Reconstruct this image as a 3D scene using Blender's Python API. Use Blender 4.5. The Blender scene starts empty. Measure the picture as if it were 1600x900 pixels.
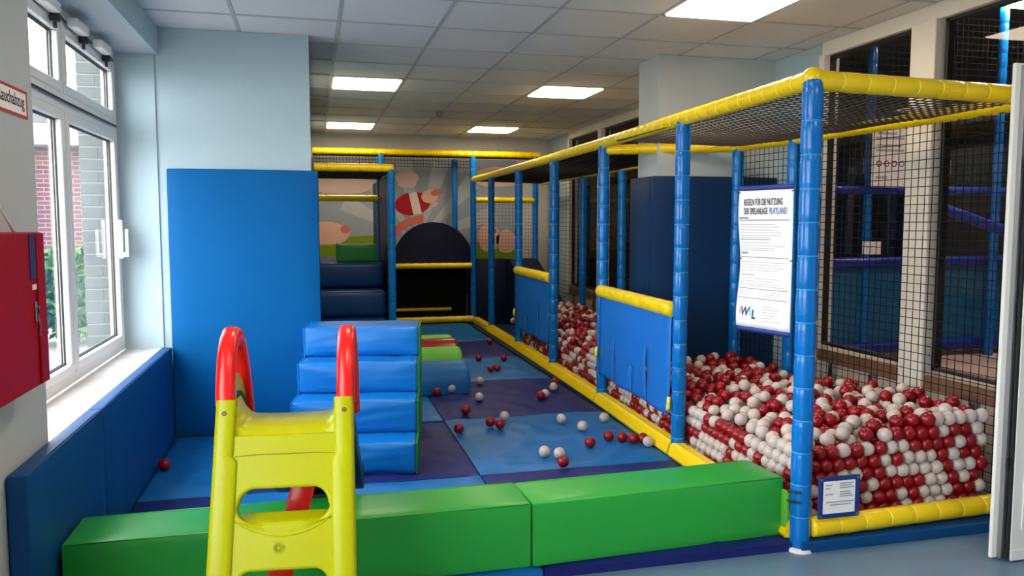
import bpy, bmesh, math, random
from math import sin, cos, pi, radians, sqrt
from mathutils import Vector, Matrix, noise
random.seed(7)
S = bpy.context.scene
COL = S.collection

# ------------------------------------------------------------------ camera
cam = bpy.data.objects.new('camera', bpy.data.cameras.new('camera'))
COL.objects.link(cam)
S.camera = cam
cam.data.sensor_fit = 'HORIZONTAL'
cam.data.sensor_width = 36.0
cam.data.lens = 1237.04 / 1600 * 36
cam.data.clip_start = 0.05
R_ = Vector((0.96980, -0.24392, 0.00013)); U_ = Vector((0.01979, 0.07921, 0.99666)); F_ = Vector((0.24311, 0.96656, -0.08164))
cam.matrix_world = Matrix(((R_.x, U_.x, -F_.x, 0), (R_.y, U_.y, -F_.y, 0), (R_.z, U_.z, -F_.z, 1.5), (0, 0, 0, 1)))

# ------------------------------------------------------------------ world, exposure
W = bpy.data.worlds.new('overcast_sky'); S.world = W
W.use_nodes = True
bg = W.node_tree.nodes['Background']
bg.inputs['Color'].default_value = (0.92, 0.965, 1.0, 1)
bg.inputs['Strength'].default_value = 8.0
vs = S.view_settings
vs.view_transform = 'Standard'; vs.look = 'None'; vs.gamma = 1; vs.use_curve_mapping = False
vs.exposure = 0.4
PANEL = 14.0

# ------------------------------------------------------------------ materials
def lin(c):
    out = []
    for v in c:
        v /= 255.0
        out.append(v / 12.92 if v <= 0.04045 else ((v + 0.055) / 1.055) ** 2.4)
    return (*out, 1)
def mat(name, rgb, rough=0.5, spec=0.5, bump=0.0, bscale=40, var=0.0, vscale=3.0, metal=0.0, trans=0.0, coat=0.0, stretch=None):
    m = bpy.data.materials.new(name); m.use_nodes = True
    nt = m.node_tree; b = nt.nodes['Principled BSDF']
    b.inputs['Base Color'].default_value = lin(rgb)
    b.inputs['Roughness'].default_value = rough
    b.inputs['Specular IOR Level'].default_value = spec
    b.inputs['Metallic'].default_value = metal
    b.inputs['Coat Weight'].default_value = coat
    b.inputs['Coat Roughness'].default_value = 0.12
    if trans: b.inputs['Transmission Weight'].default_value = trans
    if bump or var:
        tc = nt.nodes.new('ShaderNodeTexCoord'); mp = nt.nodes.new('ShaderNodeMapping')
        nt.links.new(tc.outputs['Object'], mp.inputs['Vector'])
        if stretch: mp.inputs['Scale'].default_value = stretch
    if bump:
        n = nt.nodes.new('ShaderNodeTexNoise'); n.inputs['Scale'].default_value = bscale; n.inputs['Detail'].default_value = 4
        bp = nt.nodes.new('ShaderNodeBump'); bp.inputs['Strength'].default_value = bump; bp.inputs['Distance'].default_value = 0.02
        nt.links.new(mp.outputs['Vector'], n.inputs['Vector'])
        nt.links.new(n.outputs['Fac'], bp.inputs['Height']); nt.links.new(bp.outputs['Normal'], b.inputs['Normal'])
    if var:
        n2 = nt.nodes.new('ShaderNodeTexNoise'); n2.inputs['Scale'].default_value = vscale; n2.inputs['Detail'].default_value = 5
        nt.links.new(mp.outputs['Vector'], n2.inputs['Vector'])
        hs = nt.nodes.new('ShaderNodeHueSaturation'); hs.inputs['Color'].default_value = lin(rgb)
        mr = nt.nodes.new('ShaderNodeMapRange'); mr.inputs['From Min'].default_value = 0.3; mr.inputs['From Max'].default_value = 0.7
        mr.inputs['To Min'].default_value = 1 - var; mr.inputs['To Max'].default_value = 1 + var
        nt.links.new(n2.outputs['Fac'], mr.inputs['Value']); nt.links.new(mr.outputs['Result'], hs.inputs['Value'])
        nt.links.new(hs.outputs['Color'], b.inputs['Base Color'])
    return m
def emis(name, rgb, s):
    m = bpy.data.materials.new(name); m.use_nodes = True
    b = m.node_tree.nodes['Principled BSDF']
    b.inputs['Base Color'].default_value = (0.8, 0.8, 0.8, 1)
    b.inputs['Emission Color'].default_value = lin(rgb); b.inputs['Emission Strength'].default_value = s
    return m
M = dict(
    wall=mat('pale_blue_wall_paint', (176, 198, 206), 0.7, 0.3, 0.08, 90, 0.02),
    wallgrey=mat('grey_wall_paint', (184, 192, 196), 0.7, 0.3, 0.08, 90, 0.02),
    wallback=mat('warm_white_wall_paint', (205, 203, 198), 0.75, 0.3, 0.06, 80, 0.03),
    wallcool=mat('cool_white_column_paint', (188, 196, 196), 0.7, 0.3, 0.08, 90, 0.02),
    slideseam=mat('olive_mould_seam', (142, 144, 0), 0.5),
    sidegreen=mat('bottle_green_vinyl', (24, 116, 52), 0.45, 0.4, 0.05, 7),
    stepblue=mat('dark_blue_step_vinyl', (2, 52, 108), 0.42, 0.35, 0.05, 9),
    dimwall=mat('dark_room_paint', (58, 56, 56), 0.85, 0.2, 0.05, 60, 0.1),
    tile=mat('mineral_ceiling_tile', (232, 231, 228), 0.9, 0.1, 0.25, 160, 0.03, 2.0),
    grid=mat('ceiling_grid_paint', (190, 190, 188), 0.6, 0.3),
    lino=mat('blue_grey_linoleum', (98, 126, 152), 0.38, 0.4, 0.03, 30, 0.06, 6.0),
    roomfloor=mat('pinkish_beige_floor', (196, 172, 160), 0.5, 0.4, 0.03, 30, 0.08, 3.0),
    white=mat('white_window_frame_plastic', (236, 236, 232), 0.32, 0.5, 0.02, 20),
    cream=mat('cream_painted_frame', (226, 220, 205), 0.5, 0.4, 0.03, 30),
    seal=mat('black_rubber_seal', (25, 25, 27), 0.6),
    metal=mat('brushed_metal', (170, 170, 172), 0.35, 0.5, 0.02, 50, metal=1.0),
    marble=mat('pale_marble_sill', (214, 205, 198), 0.22, 0.5, 0.02, 20, 0.1, 9.0),
    timber=mat('brown_timber_edge', (118, 82, 60), 0.55, 0.4, 0.1, 20, 0.15, 4.0, stretch=(6, 1, 6)),
    beige=mat('beige_parapet_paint', (200, 184, 168), 0.7, 0.3, 0.05, 50, 0.05),
    padblue=mat('blue_vinyl_wall_pad', (0, 90, 152), 0.5, 0.12, 0.05, 9, 0.03, 2.0),
    padnavy=mat('deep_blue_vinyl_pad', (2, 70, 128), 0.5, 0.3, 0.05, 9, 0.03, 2.0),
    navy=mat('navy_vinyl_pad', (8, 48, 90), 0.5, 0.35, 0.05, 9, 0.04, 2.0),
    midnight=mat('midnight_blue_vinyl', (3, 12, 46), 0.5, 0.3, 0.03, 9),
    black=mat('black_foam_lining', (12, 13, 16), 0.8, 0.2, 0.05, 30),
    matlight=mat('sky_blue_floor_mat_vinyl', (16, 104, 172), 0.42, 0.28, 0.18, 4.0, 0.05, 3.0),
    matdark=mat('indigo_floor_mat_vinyl', (26, 36, 104), 0.5, 0.22, 0.18, 4.0, 0.05, 3.0),
    green=mat('green_vinyl_foam', (40, 160, 58), 0.33, 0.45, 0.06, 7, 0.03, 2.0),
    lime=mat('lime_green_vinyl', (98, 182, 60), 0.45, 0.4, 0.05, 7),
    darkgreen=mat('dark_green_plastic', (8, 50, 26), 0.4, 0.4, 0.02, 10),
    stair=mat('bright_blue_vinyl_foam', (4, 112, 196), 0.34, 0.5, 0.12, 5, 0.03, 2.0),
    foamblue=mat('blue_foam_sleeve', (0, 110, 194), 0.24, 0.35, 0.1, 14, 0.03, 4.0, coat=0.15),
    foamyellow=mat('yellow_foam_sleeve', (248, 212, 0), 0.3, 0.5, 0.08, 14, 0.03, 4.0),
    tie=mat('pale_blue_seam_tie', (44, 146, 214), 0.35),
    tieyellow=mat('pale_yellow_seam_tie', (255, 238, 90), 0.3),
    net=mat('black_net_cord', (16, 16, 18), 0.8, 0.2),
    netgrey=mat('grey_net_cord', (74, 70, 66), 0.8, 0.2),
    flap=mat('cornflower_blue_curtain_vinyl', (22, 112, 204), 0.5, 0.35, 0.1, 6, 0.04, 3.0),
    red=mat('red_ball_plastic', (138, 2, 18), 0.3, 0.5, 0.02, 30),
    whiteball=mat('white_ball_plastic', (196, 184, 178), 0.32, 0.5, 0.02, 30),
    slideyellow=mat('yellow_green_slide_plastic', (172, 174, 0), 0.3, 0.25, 0.012, 30, 0.02, 4.0),
    slidered=mat('red_slide_plastic', (236, 32, 28), 0.25, 0.5, 0.03, 60),
    firebox=mat('dark_red_lacquer', (160, 6, 12), 0.5, 0.15, 0.02, 30, 0.04),
    labelblue=mat('dark_blue_label_film', (40, 52, 96), 0.4),
    paper=mat('white_sign_sheet', (244, 242, 240), 0.4, 0.4, 0.04, 4),
    ink=mat('black_print', (30, 30, 36), 0.6),
    inkgrey=mat('grey_print', (172, 170, 176), 0.6),
    inkblue=mat('blue_print', (96, 122, 176), 0.6),
    inkdeep=mat('deep_blue_print', (30, 56, 120), 0.6),
    inksky=mat('sky_blue_print', (110, 190, 226), 0.6),
    inkred=mat('red_print', (186, 36, 44), 0.6),
    inklilac=mat('lilac_grey_print', (140, 136, 160), 0.6),
    fabricblue=mat('navy_banner_hem', (30, 50, 130), 0.5),
    signframe=mat('navy_sign_border_film', (24, 52, 126), 0.35),
    royal=mat('royal_blue_rail_foam', (20, 44, 150), 0.4, 0.4, 0.06, 12),
    teal=mat('teal_barrier_vinyl', (30, 100, 146), 0.5, 0.3, 0.05, 8, 0.04),
    paving=mat('pale_paving', (128, 124, 120), 0.8, 0.2, 0.1, 10, 0.1, 2.0),
    leaf=mat('garden_leaf', (60, 92, 44), 0.6, 0.3, 0.0, 1, 0.25, 6.0),
    greybrick=mat('grey_engineering_brick', (92, 94, 92), 0.8, 0.2, 0.15, 40, 0.1, 8.0),
    mortar=mat('pale_mortar', (132, 132, 128), 0.9, 0.1, 0.1, 60),
    muralsky=mat('mural_sky_print', (150, 160, 172), 0.5, 0.3, 0.04, 5, 0.04),
    muralray=mat('mural_ray_print', (178, 184, 190), 0.5, 0.3, 0.04, 5),
    muralcloud=mat('mural_cloud_print', (224, 196, 184), 0.5, 0.3),
    muralgrass=mat('mural_grass_print', (120, 150, 20), 0.5, 0.3),
    muralpig=mat('mural_pink_print', (226, 178, 160), 0.5, 0.3),
    muralsnout=mat('mural_salmon_print', (206, 112, 96), 0.5, 0.3),
    muralred=mat('mural_red_print', (176, 14, 30), 0.5, 0.3),
    muralwhite=mat('mural_white_print', (226, 214, 206), 0.5, 0.3),
    lamp=emis('ceiling_panel_glow', (255, 232, 200), PANEL),
    foil=mat('clear_smoke_head_plastic', (150, 146, 140), 0.5),
)
def glassmat():
    m = bpy.data.materials.new('window_glass'); m.use_nodes = True
    nt = m.node_tree; nt.nodes.remove(nt.nodes['Principled BSDF'])
    t = nt.nodes.new('ShaderNodeBsdfTransparent'); g = nt.nodes.new('ShaderNodeBsdfGlossy'); g.inputs['Roughness'].default_value = 0.02
    f = nt.nodes.new('ShaderNodeFresnel'); f.inputs['IOR'].default_value = 1.45
    mx = nt.nodes.new('ShaderNodeMixShader')
    ge = nt.nodes.new('ShaderNodeNewGeometry'); inv = nt.nodes.new('ShaderNodeMath'); inv.operation = 'SUBTRACT'; inv.inputs[0].default_value = 1.0
    mu_ = nt.nodes.new('ShaderNodeMath'); mu_.operation = 'MULTIPLY'     # only the outer face of the pane reflects
    nt.links.new(ge.outputs['Backfacing'], inv.inputs[1]); nt.links.new(f.outputs[0], mu_.inputs[0]); nt.links.new(inv.outputs[0], mu_.inputs[1])
    nt.links.new(mu_.outputs[0], mx.inputs[0]); nt.links.new(t.outputs[0], mx.inputs[1]); nt.links.new(g.outputs[0], mx.inputs[2])
    nt.links.new(mx.outputs[0], nt.nodes['Material Output'].inputs['Surface'])
    return m
M['glass'] = glassmat()
def brickmat():
    m = bpy.data.materials.new('red_brick_facing'); m.use_nodes = True
    nt = m.node_tree; b = nt.nodes['Principled BSDF']; b.inputs['Roughness'].default_value = 0.85
    tc = nt.nodes.new('ShaderNodeTexCoord'); mp = nt.nodes.new('ShaderNodeMapping'); mp.inputs['Rotation'].default_value = (radians(90), 0, 0)
    br = nt.nodes.new('ShaderNodeTexBrick'); br.inputs['Scale'].default_value = 4.0
    br.inputs['Color1'].default_value = lin((104, 62, 60)); br.inputs['Color2'].default_value = lin((84, 54, 62)); br.inputs['Mortar'].default_value = lin((128, 116, 112))
    br.inputs['Row Height'].default_value = 0.3; br.inputs['Brick Width'].default_value = 0.9; br.inputs['Mortar Size'].default_value = 0.03
    nt.links.new(tc.outputs['Object'], mp.inputs['Vector']); nt.links.new(mp.outputs['Vector'], br.inputs['Vector'])
    nt.links.new(br.outputs['Color'], b.inputs['Base Color'])
    return m
M['brick'] = brickmat()

# ------------------------------------------------------------------ helpers
def box(bm, x0, x1, y0, y1, z0, z1, bev=0.0, seg=2, mi=0, mx=None):
    v = [bm.verts.new((x, y, z)) for x in (x0, x1) for y in (y0, y1) for z in (z0, z1)]
    fs = [bm.faces.new([v[i] for i in q]) for q in ((0, 1, 3, 2), (4, 6, 7, 5), (0, 4, 5, 1), (2, 3, 7, 6), (0, 2, 6, 4), (1, 5, 7, 3))]
    for f in fs: f.material_index = mi
    vv = v
    if bev:
        es = list({e for f in fs for e in f.edges})
        r = bmesh.ops.bevel(bm, geom=es, offset=bev, segments=seg, profile=0.5, affect='EDGES')
        vv = list({w for f in r['faces'] for w in f.verts})
        for f in r['faces']: f.material_index = mi
    if mx is not None: bmesh.ops.transform(bm, matrix=mx, verts=vv)
    return vv
def frame_axes(d):
    d = Vector(d).normalized()
    u = Vector((0, 0, 1)).cross(d)
    if u.length < 1e-4: u = Vector((1, 0, 0))
    u.normalize(); return u, d.cross(u).normalized()
def tube(bm, pts, rad, n=10, cap=True, mi=0):
    pts = [Vector(p) for p in pts]; rings = []
    for i, p in enumerate(pts):
        d = pts[min(i + 1, len(pts) - 1)] - pts[max(i - 1, 0)]
        u, v = frame_axes(d) if i == 0 else (None, None)
        if i == 0: pu = u
        else:
            dn = d.normalized(); u = (pu - dn * pu.dot(dn)); u.normalize(); v = dn.cross(u); pu = u
        r = rad[i] if isinstance(rad, (list, tuple)) else rad
        rings.append([bm.verts.new(p + (u * cos(2 * pi * k / n) + v * sin(2 * pi * k / n)) * r) for k in range(n)])
    for a, b in zip(rings, rings[1:]):
        for k in range(n):
            f = bm.faces.new((a[k], a[(k + 1) % n], b[(k + 1) % n], b[k])); f.material_index = mi
    if cap:
        f = bm.faces.new(rings[0][::-1]); f.material_index = mi
        f = bm.faces.new(rings[-1]); f.material_index = mi
    return rings
def prism(bm, pts, ext, mi=0):
    """pts: closed 3-D outline, ext: vector"""
    a = [bm.verts.new(p) for p in pts]; b = [bm.verts.new(Vector(p) + Vector(ext)) for p in pts]
    fs = [bm.faces.new(a[::-1]), bm.faces.new(b)]
    n = len(a)
    for i in range(n): fs.append(bm.faces.new((a[i], a[(i + 1) % n], b[(i + 1) % n], b[i])))
    for f in fs: f.material_index = mi
    return fs
def sphere(bm, c, r, sub=2, mi=0, sc=(1, 1, 1)):
    q = bmesh.ops.create_icosphere(bm, subdivisions=sub, radius=r, matrix=Matrix.Translation(c) @ Matrix.Diagonal((*sc, 1)))
    for f in {f for v in q['verts'] for f in v.link_faces}: f.material_index = mi
def obj(name, bm, ms, parent=None, smooth=False, angle=None, loc=None):
    bmesh.ops.recalc_face_normals(bm, faces=bm.faces)
    me = bpy.data.meshes.new(name); bm.to_mesh(me); bm.free()
    if not isinstance(ms, (list, tuple)): ms = [ms]
    for m in ms: me.materials.append(m)
    if smooth:
        me.polygons.foreach_set('use_smooth', [True] * len(me.polygons))
        if angle: me.set_sharp_from_angle(angle=radians(angle))
    o = bpy.data.objects.new(name, me); COL.objects.link(o)
    if parent: o.parent = parent
    if loc: o.location = loc
    return o
def again(o, parent=None, loc=None, rot=None):
    c = o.copy(); COL.objects.link(c)
    if parent is not None: c.parent = parent
    if loc is not None: c.location = loc
    if rot is not None: c.rotation_euler = rot
    return c
def thing(name, label, cat, loc=(0, 0, 0), rz=0, group=None):
    o = bpy.data.objects.new(name, None); o.empty_display_size = 0.1; COL.objects.link(o)
    o.location = loc; o.rotation_euler = (0, 0, rz)
    return tag(o, label, cat, group)
def tag(o, label, cat, group=None, kind=None):
    o['label'] = label; o['category'] = cat
    if group: o['group'] = group
    if kind: o['kind'] = kind
    return o
def struct(o):
    o['kind'] = 'structure'; return o
def sbox(name, bnds, m, parent=None, bev=0.0):
    bm = bmesh.new()
    for b in (bnds if isinstance(bnds[0], (list, tuple)) else [bnds]): box(bm, *b, bev=bev)
    o = obj(name, bm, m, parent)
    if parent is None: struct(o)
    return o
def textmesh(txt, size, m, name, parent, mx, bold=0.0, align='LEFT', shear=0.0, xs=1.0):
    c = bpy.data.curves.new(name, 'FONT'); c.body = txt; c.size = size; c.extrude = 0.0003; c.offset = bold; c.align_x = align; c.shear = shear
    c.resolution_u = 3
    t = bpy.data.objects.new(name, c); COL.objects.link(t)
    bpy.context.view_layer.update()
    me = bpy.data.meshes.new_from_object(t.evaluated_get(bpy.context.evaluated_depsgraph_get()))
    COL.objects.unlink(t); bpy.data.objects.remove(t)
    me.transform(Matrix.Diagonal((xs, 1, 1, 1))); me.transform(mx)
    me.materials.clear(); me.materials.append(m)
    o = bpy.data.objects.new(name, me); COL.objects.link(o); o.parent = parent
    return o
def axes(origin, ex, ey):
    ex = Vector(ex).normalized(); ey = Vector(ey); ey = (ey - ex * ey.dot(ex)).normalized(); ez = ex.cross(ey)
    return Matrix(((ex.x, ey.x, ez.x, origin[0]), (ex.y, ey.y, ez.y, origin[1]), (ex.z, ey.z, ez.z, origin[2]), (0, 0, 0, 1)))

# ================================================================== ROOM SHELL
ZC = 2.787
YB = 11.9          # back wall
XR = 3.6           # right wall
sbox('floor', (-1.3, 3.72, -3.7, 12.1, -0.12, 0.0), M['lino'])
# left wall with window openings (near window behind the camera, window_1 in view)
sbox('wall_left', [(-1.32, -1.0, -3.7, -1.0, 0, ZC), (-1.32, -1.0, 2.2, 3.33, 0, ZC), (-1.32, -1.0, -1.0, 2.2, 0, 0.6), (-1.32, -1.0, -1.0, 2.2, 2.6, ZC),
                   (-1.32, -1.0, 3.33, 5.75, 0, 0.62), (-1.32, -1.0, 3.33, 5.75, 2.608, ZC)], M['wallgrey'])
sbox('trim_1', (-1.0, -0.965, 3.33, 5.75, 2.606, ZC), M['wall'])
sbox('wall_pier', (-1.32, 0.0, 5.75, 12.1, 0, ZC), M['wall'])
sbox('wall_back', (0.0, 9.6, YB, 12.1, 0, ZC), M['wallback'])
sbox('wall_front', (-1.32, 3.72, -3.7, -3.5, 0, ZC), M['wallgrey'])
# right wall: solid near part, door opening, glazed partition, solid bit, glazed far part
sbox('wall_right', [(XR, 3.72, -3.7, 1.95, 0, ZC), (XR, 3.72, 1.95, 2.79, 2.2, ZC), (XR, 3.72, 5.12, 6.9, 0, ZC), (XR, 3.72, 10.9, YB, 0, ZC)], M['wall'])
sbox('column', (2.6, XR, 5.72, 6.1, 0, ZC), M['wallcool'])

sbox('trim_4', (-1.008, -0.992, 5.738, 5.75, 0.66, 2.606), M['wall'])
# window_1 (left)
wl = struct(thing('window_1', '', '')); del wl['label']; del wl['category']
bm = bmesh.new()
X0, X1 = -1.29, -1.235
box(bm, X0, X1, 3.33, 5.75, 0.66, 0.72); box(bm, X0, X1, 3.33, 5.75, 2.50, 2.608)
box(bm, X0, X1, 5.66, 5.75, 0.72, 2.50); box(bm, X0, X1, 3.33, 3.41, 0.72, 2.50)
obj('outer_frame', bm, M['white'], wl)
bm = bmesh.new(); box(bm, X0, X1 + 0.004, 4.53, 4.61, 0.72, 2.50, 0.004, 1); obj('mullion', bm, M['white'], wl)
bm = bmesh.new(); box(bm, X0, X1 + 0.006, 3.41, 5.66, 2.075, 2.17, 0.004, 1); obj('transom', bm, M['white'], wl)
def sash(y0, y1, z0, z1):
    bm = bmesh.new(); w = 0.052
    a, b = X0 + 0.005, X1 + 0.012
    box(bm, a, b, y0, y1, z0, z0 + w, 0.005, 1); box(bm, a, b, y0, y1, z1 - w, z1, 0.005, 1)
    box(bm, a, b, y0, y0 + w, z0 + w, z1 - w, 0.005, 1); box(bm, a, b, y1 - w, y1, z0 + w, z1 - w, 0.005, 1)
    s = obj('sash', bm, M['white'], wl)
    bm = bmesh.new(); g = 0.008
    c, d = X1 - 0.012, X1 - 0.004
    Y0, Y1, Z0, Z1 = y0 + w, y1 - w, z0 + w, z1 - w
    for qa, qb in ((X0 + 0.032, X0 + 0.038), (X0 + 0.018, X0 + 0.024)):
        box(bm, qa, qb, Y0, Y0 + g, Z0, Z1); box(bm, qa, qb, Y1 - g, Y1, Z0, Z1)
        box(bm, qa, qb, Y0, Y1, Z0, Z0 + g); box(bm, qa, qb, Y0, Y1, Z1 - g, Z1)
    obj('seal', bm, M['seal'], s)
    bm = bmesh.new(); box(bm, X0 + 0.025, X0 + 0.031, Y0, Y1, Z0, Z1); obj('pane', bm, M['glass'], s)
    return s
sash(3.42, 4.55, 0.715, 2.08); s2 = sash(4.59, 5.67, 0.715, 2.08)
sash(3.42, 4.55, 2.165, 2.52); sash(4.59, 5.67, 2.165, 2.52)
# dark weather strip along transom, handle, opener gear at the head
bm = bmesh.new()
tube(bm, [(X1 + 0.02, 3.42, 2.118), (X1 + 0.02, 3.9, 2.125), (X1 + 0.02, 4.6, 2.12), (X1 + 0.02, 5.64, 2.122)], 0.006, 6)
obj('drive_rod', bm, M['seal'], wl)
bm = bmesh.new(); box(bm, X1 + 0.018, X1 + 0.04, 5.60, 5.635, 1.27, 1.52, 0.006, 2); box(bm, X1 + 0.04, X1 + 0.07, 5.603, 5.63, 1.28, 1.31, 0.004, 1); box(bm, X1 + 0.055, X1 + 0.075, 5.6, 5.632, 1.28, 1.46, 0.006, 2)
obj('handle', bm, M['white'], wl, True, 40)
for yy in (3.7, 4.25, 4.75, 5.25):
    bm = bmesh.new(); box(bm, X1 + 0.02, X1 + 0.075, yy - 0.11, yy + 0.11, 2.515, 2.565, 0.01, 2)
    g = obj('opener_motor', bm, M['white'], wl, True, 40)
    bm = bmesh.new(); box(bm, X1 + 0.018, X1 + 0.06, yy + 0.11, yy + 0.14, 2.48, 2.56, 0.003, 1); box(bm, X1 + 0.03, X1 + 0.045, yy + 0.12, yy + 0.135, 2.45, 2.49)
    tube(bm, [(X1 + 0.04, yy + 0.12, 2.53), (X1 + 0.035, yy + 0.3, 2.52)], 0.008, 6)
    obj('opener_bracket', bm, M['seal'], g)
sbox('trim_2', (-1.235, -1.0, 3.33, 5.75, 0.62, 0.655), M['marble'], bev=0.004)   # stone sill
# window behind the camera on the left wall (it lets in daylight)
wb = struct(thing('window_4', '', '')); del wb['label']; del wb['category']
bm = bmesh.new()
for y0, y1 in ((-1.0, -0.93), (0.55, 0.65), (2.13, 2.2)): box(bm, X0, X1, y0, y1, 0.6, 2.6)
box(bm, X0, X1, -1, 2.2, 0.6, 0.68); box(bm, X0, X1, -1, 2.2, 2.52, 2.6); box(bm, X0, X1, -1, 2.2, 2.08, 2.17)
obj('outer_frame', bm, M['white'], wb)
bm = bmesh.new(); box(bm, X0 + 0.025, X0 + 0.031, -0.93, 2.13, 0.68, 2.52); obj('pane', bm, M['glass'], wb)

# glazed partition on the right: window_2 (panes in view) and window_3 (far, behind the column)
def glazing(name, ys, zs, sill=True):
    w = struct(thing(name, '', '')); del w['label']; del w['category']
    xa, xb = XR - 0.03, XR + 0.09
    bm = bmesh.new(); box(bm, xa, xb, ys[0][0], ys[-1][1], 2.69, ZC, 0.004, 1); obj('head_frame', bm, M['cream'], w)
    for i in range(len(ys) + 1):
        a = ys[0][0] if i == 0 else ys[i - 1][1] - 0.0
        b = ys[i][0] + 0.0 if i < len(ys) else ys[-1][1]
        if i == 0: a, b = ys[0][0] - 0.02, ys[0][0] + 0.04
        elif i == len(ys): a, b = ys[-1][1] - 0.04, ys[-1][1] + 0.02
        bm = bmesh.new(); box(bm, xa - 0.012, xb, a, b, 0.0, 2.70, 0.008, 2); obj('mullion', bm, M['cream'], w)
    for y0, y1 in ys:
        y0 += 0.02; y1 -= 0.02
        bm = bmesh.new()
        for a, b in ((y0, y0 + 0.025), (y1 - 0.025, y1)): box(bm, XR + 0.01, XR + 0.06, a, b, zs, 2.69)
        box(bm, XR + 0.01, XR + 0.06, y0, y1, 2.67, 2.69); box(bm, XR + 0.01, XR + 0.06, y0, y1, zs, zs + 0.02)
        r = obj('glazing_bead', bm, M['seal'], w)
        bm = bmesh.new(); box(bm, XR + 0.03, XR + 0.036, y0 + 0.02, y1 - 0.02, zs + 0.01, 2.68); obj('pane', bm, M['glass'], r)
    bm = bmesh.new(); box(bm, XR + 0.0, XR + 0.1, ys[0][0], ys[-1][1], 0, zs - 0.07); obj('parapet', bm, M['beige'], w)
    bm = bmesh.new(); box(bm, XR - 0.018, XR + 0.02, ys[0][0], ys[-1][1], zs - 0.115, zs - 0.035, 0.004, 1); obj('sill_edge', bm, M['timber'], w)
    bm = bmesh.new(); box(bm, XR + 0.02, XR + 0.3, ys[0][0], ys[-1][1], zs - 0.07, zs - 0.035, 0.004, 1); obj('sill_board', bm, M['beige'], w)
    y = ys[0][0] + 0.3
    while y < ys[-1][1] - 0.2:
        bm = bmesh.new(); box(bm, XR - 0.035, XR, y, y + 0.05, 0.0, zs - 0.115, 0.004, 1); obj('sill_bracket', bm, M['metal'], w)
        y += 0.42
    return w
glazing('window_2', [(2.86, 3.99), (4.19, 5.08)], 0.615)
glazing('window_3', [(6.95, 8.2), (8.32, 9.55), (9.67, 10.88)], 0.615)

# door_1: open leaf seen edge on, hinged on the right wall
d1 = struct(thing('door_1', '', '', (2.94, 2.79, 0))); del d1['label']; del d1['category']
bm = bmesh.new(); box(bm, 0.03, 0.66, -0.03, 0.012, 0.008, 2.175, 0.004, 1); obj('door_leaf', bm, M['white'], d1)
bm = bmesh.new(); box(bm, -0.03, 0.03, 0.012, 0.03, 0.008, 2.18, 0.004, 1); obj('rebate_strip', bm, M['white'], d1)
bm = bmesh.new(); box(bm, 0.0, 0.03, -0.012, 0.012, 0.012, 2.17); obj('edge_profile', bm, M['metal'], d1)
bm = bmesh.new(); box(bm, 0.018, 0.03, -0.028, -0.018, 0.01, 2.17); obj('seal', bm, M['seal'], d1)
bm = bmesh.new(); box(bm, 0.03, 0.66, -0.036, -0.03, 0.008, 0.055, 0.002, 1); obj('kick_rail', bm, M['white'], d1)
bm = bmesh.new(); box(bm, 0.08, 0.62, -0.036, -0.03, 0.14, 0.95, 0.003, 1); box(bm, 0.08, 0.62, -0.036, -0.03, 1.1, 2.02, 0.003, 1); obj('door_panel', bm, M['white'], d1)
for zz in (0.42, 1.72, 1.98):
    bm = bmesh.new(); box(bm, 0.004, 0.016, -0.02, -0.01, zz, zz + 0.05); obj('latch', bm, M['seal'], d1)
bm = bmesh.new(); tube(bm, [(0.075, -0.03, 1.76), (0.075, -0.06, 1.76), (0.13, -0.065, 1.76)], 0.009, 8); obj('door_handle', bm, M['seal'], d1, True, 40)

# ------------------------------------------------------------------ ceiling with tiles
ceil = struct(obj('ceiling', (lambda b: (box(b, -1.32, 3.72, -3.7, 12.1, ZC + 0.012, ZC + 0.2), b)[1])(bmesh.new()), M['grid']))
TX, TY, X00, Y00 = 0.6415, 0.646, 0.19, 4.65
LIGHTS = {(0, 4), (3, 4), (0, 9), (3, 9), (3, -1), (0, -2), (0, -6), (3, -6)}
tile0 = None
bm = bmesh.new()
for i in range(-2, 7):
    x = X00 + i * TX
    if -1.0 < x < XR: box(bm, x - 0.012, x + 0.012, 0, YB, ZC - 0.001, ZC + 0.013)
for j in range(-7, 12):
    y = Y00 + j * TY
    if y > 0: box(bm, -1.0, XR, y - 0.012, y + 0.012, ZC - 0.0015, ZC + 0.013)
obj('ceiling_grid', bm, M['grid'], ceil)
k = 0
for j in range(-5, 12):
    for i in range(-2, 6):
        if (i, j) in LIGHTS: continue
        x0, x1 = max(-1.0, X00 + i * TX + 0.012), min(XR, X00 + (i + 1) * TX - 0.012)
        y0, y1 = Y00 + j * TY + 0.012, min(YB, Y00 + (j + 1) * TY - 0.012)
        if y0 > 5.75 and x0 < 0: continue
        if x1 - x0 < 0.05 or y1 - y0 < 0.05: continue
        full = x1 - x0 > TX - 0.03 and y1 - y0 > TY - 0.03
        if full and tile0: again(tile0, ceil, (x0 - tile0['px'], y0 - tile0['py'], random.uniform(0, 0.002)))
        else:
            bm = bmesh.new(); box(bm, x0, x1, y0, y1, ZC + 0.002, ZC + 0.02)
            t = obj('ceiling_tile', bm, M['tile'], ceil)
            if full: tile0 = t; t['px'] = x0; t['py'] = y0
names = {(0, 4): 'glowing square ceiling panel above the play mats, left one of the middle pair',
         (3, 4): 'glowing square ceiling panel above the ball pit, right one of the middle pair',
         (0, 9): 'glowing ceiling panel near the back wall, left one above the padded steps',
         (3, 9): 'glowing ceiling panel near the back wall, right one beyond the ball pit',
         (3, -1): 'largest bright ceiling panel at the top edge of the picture',
         (0, -2): 'added ceiling panel out of view above the frame, lighting the foam tops',  # unseen panel, added to brighten the upper faces of the foam pieces
         (0, -6): 'glowing ceiling panel behind the camera on the left', (3, -6): 'glowing ceiling panel behind the camera on the right'}
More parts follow.
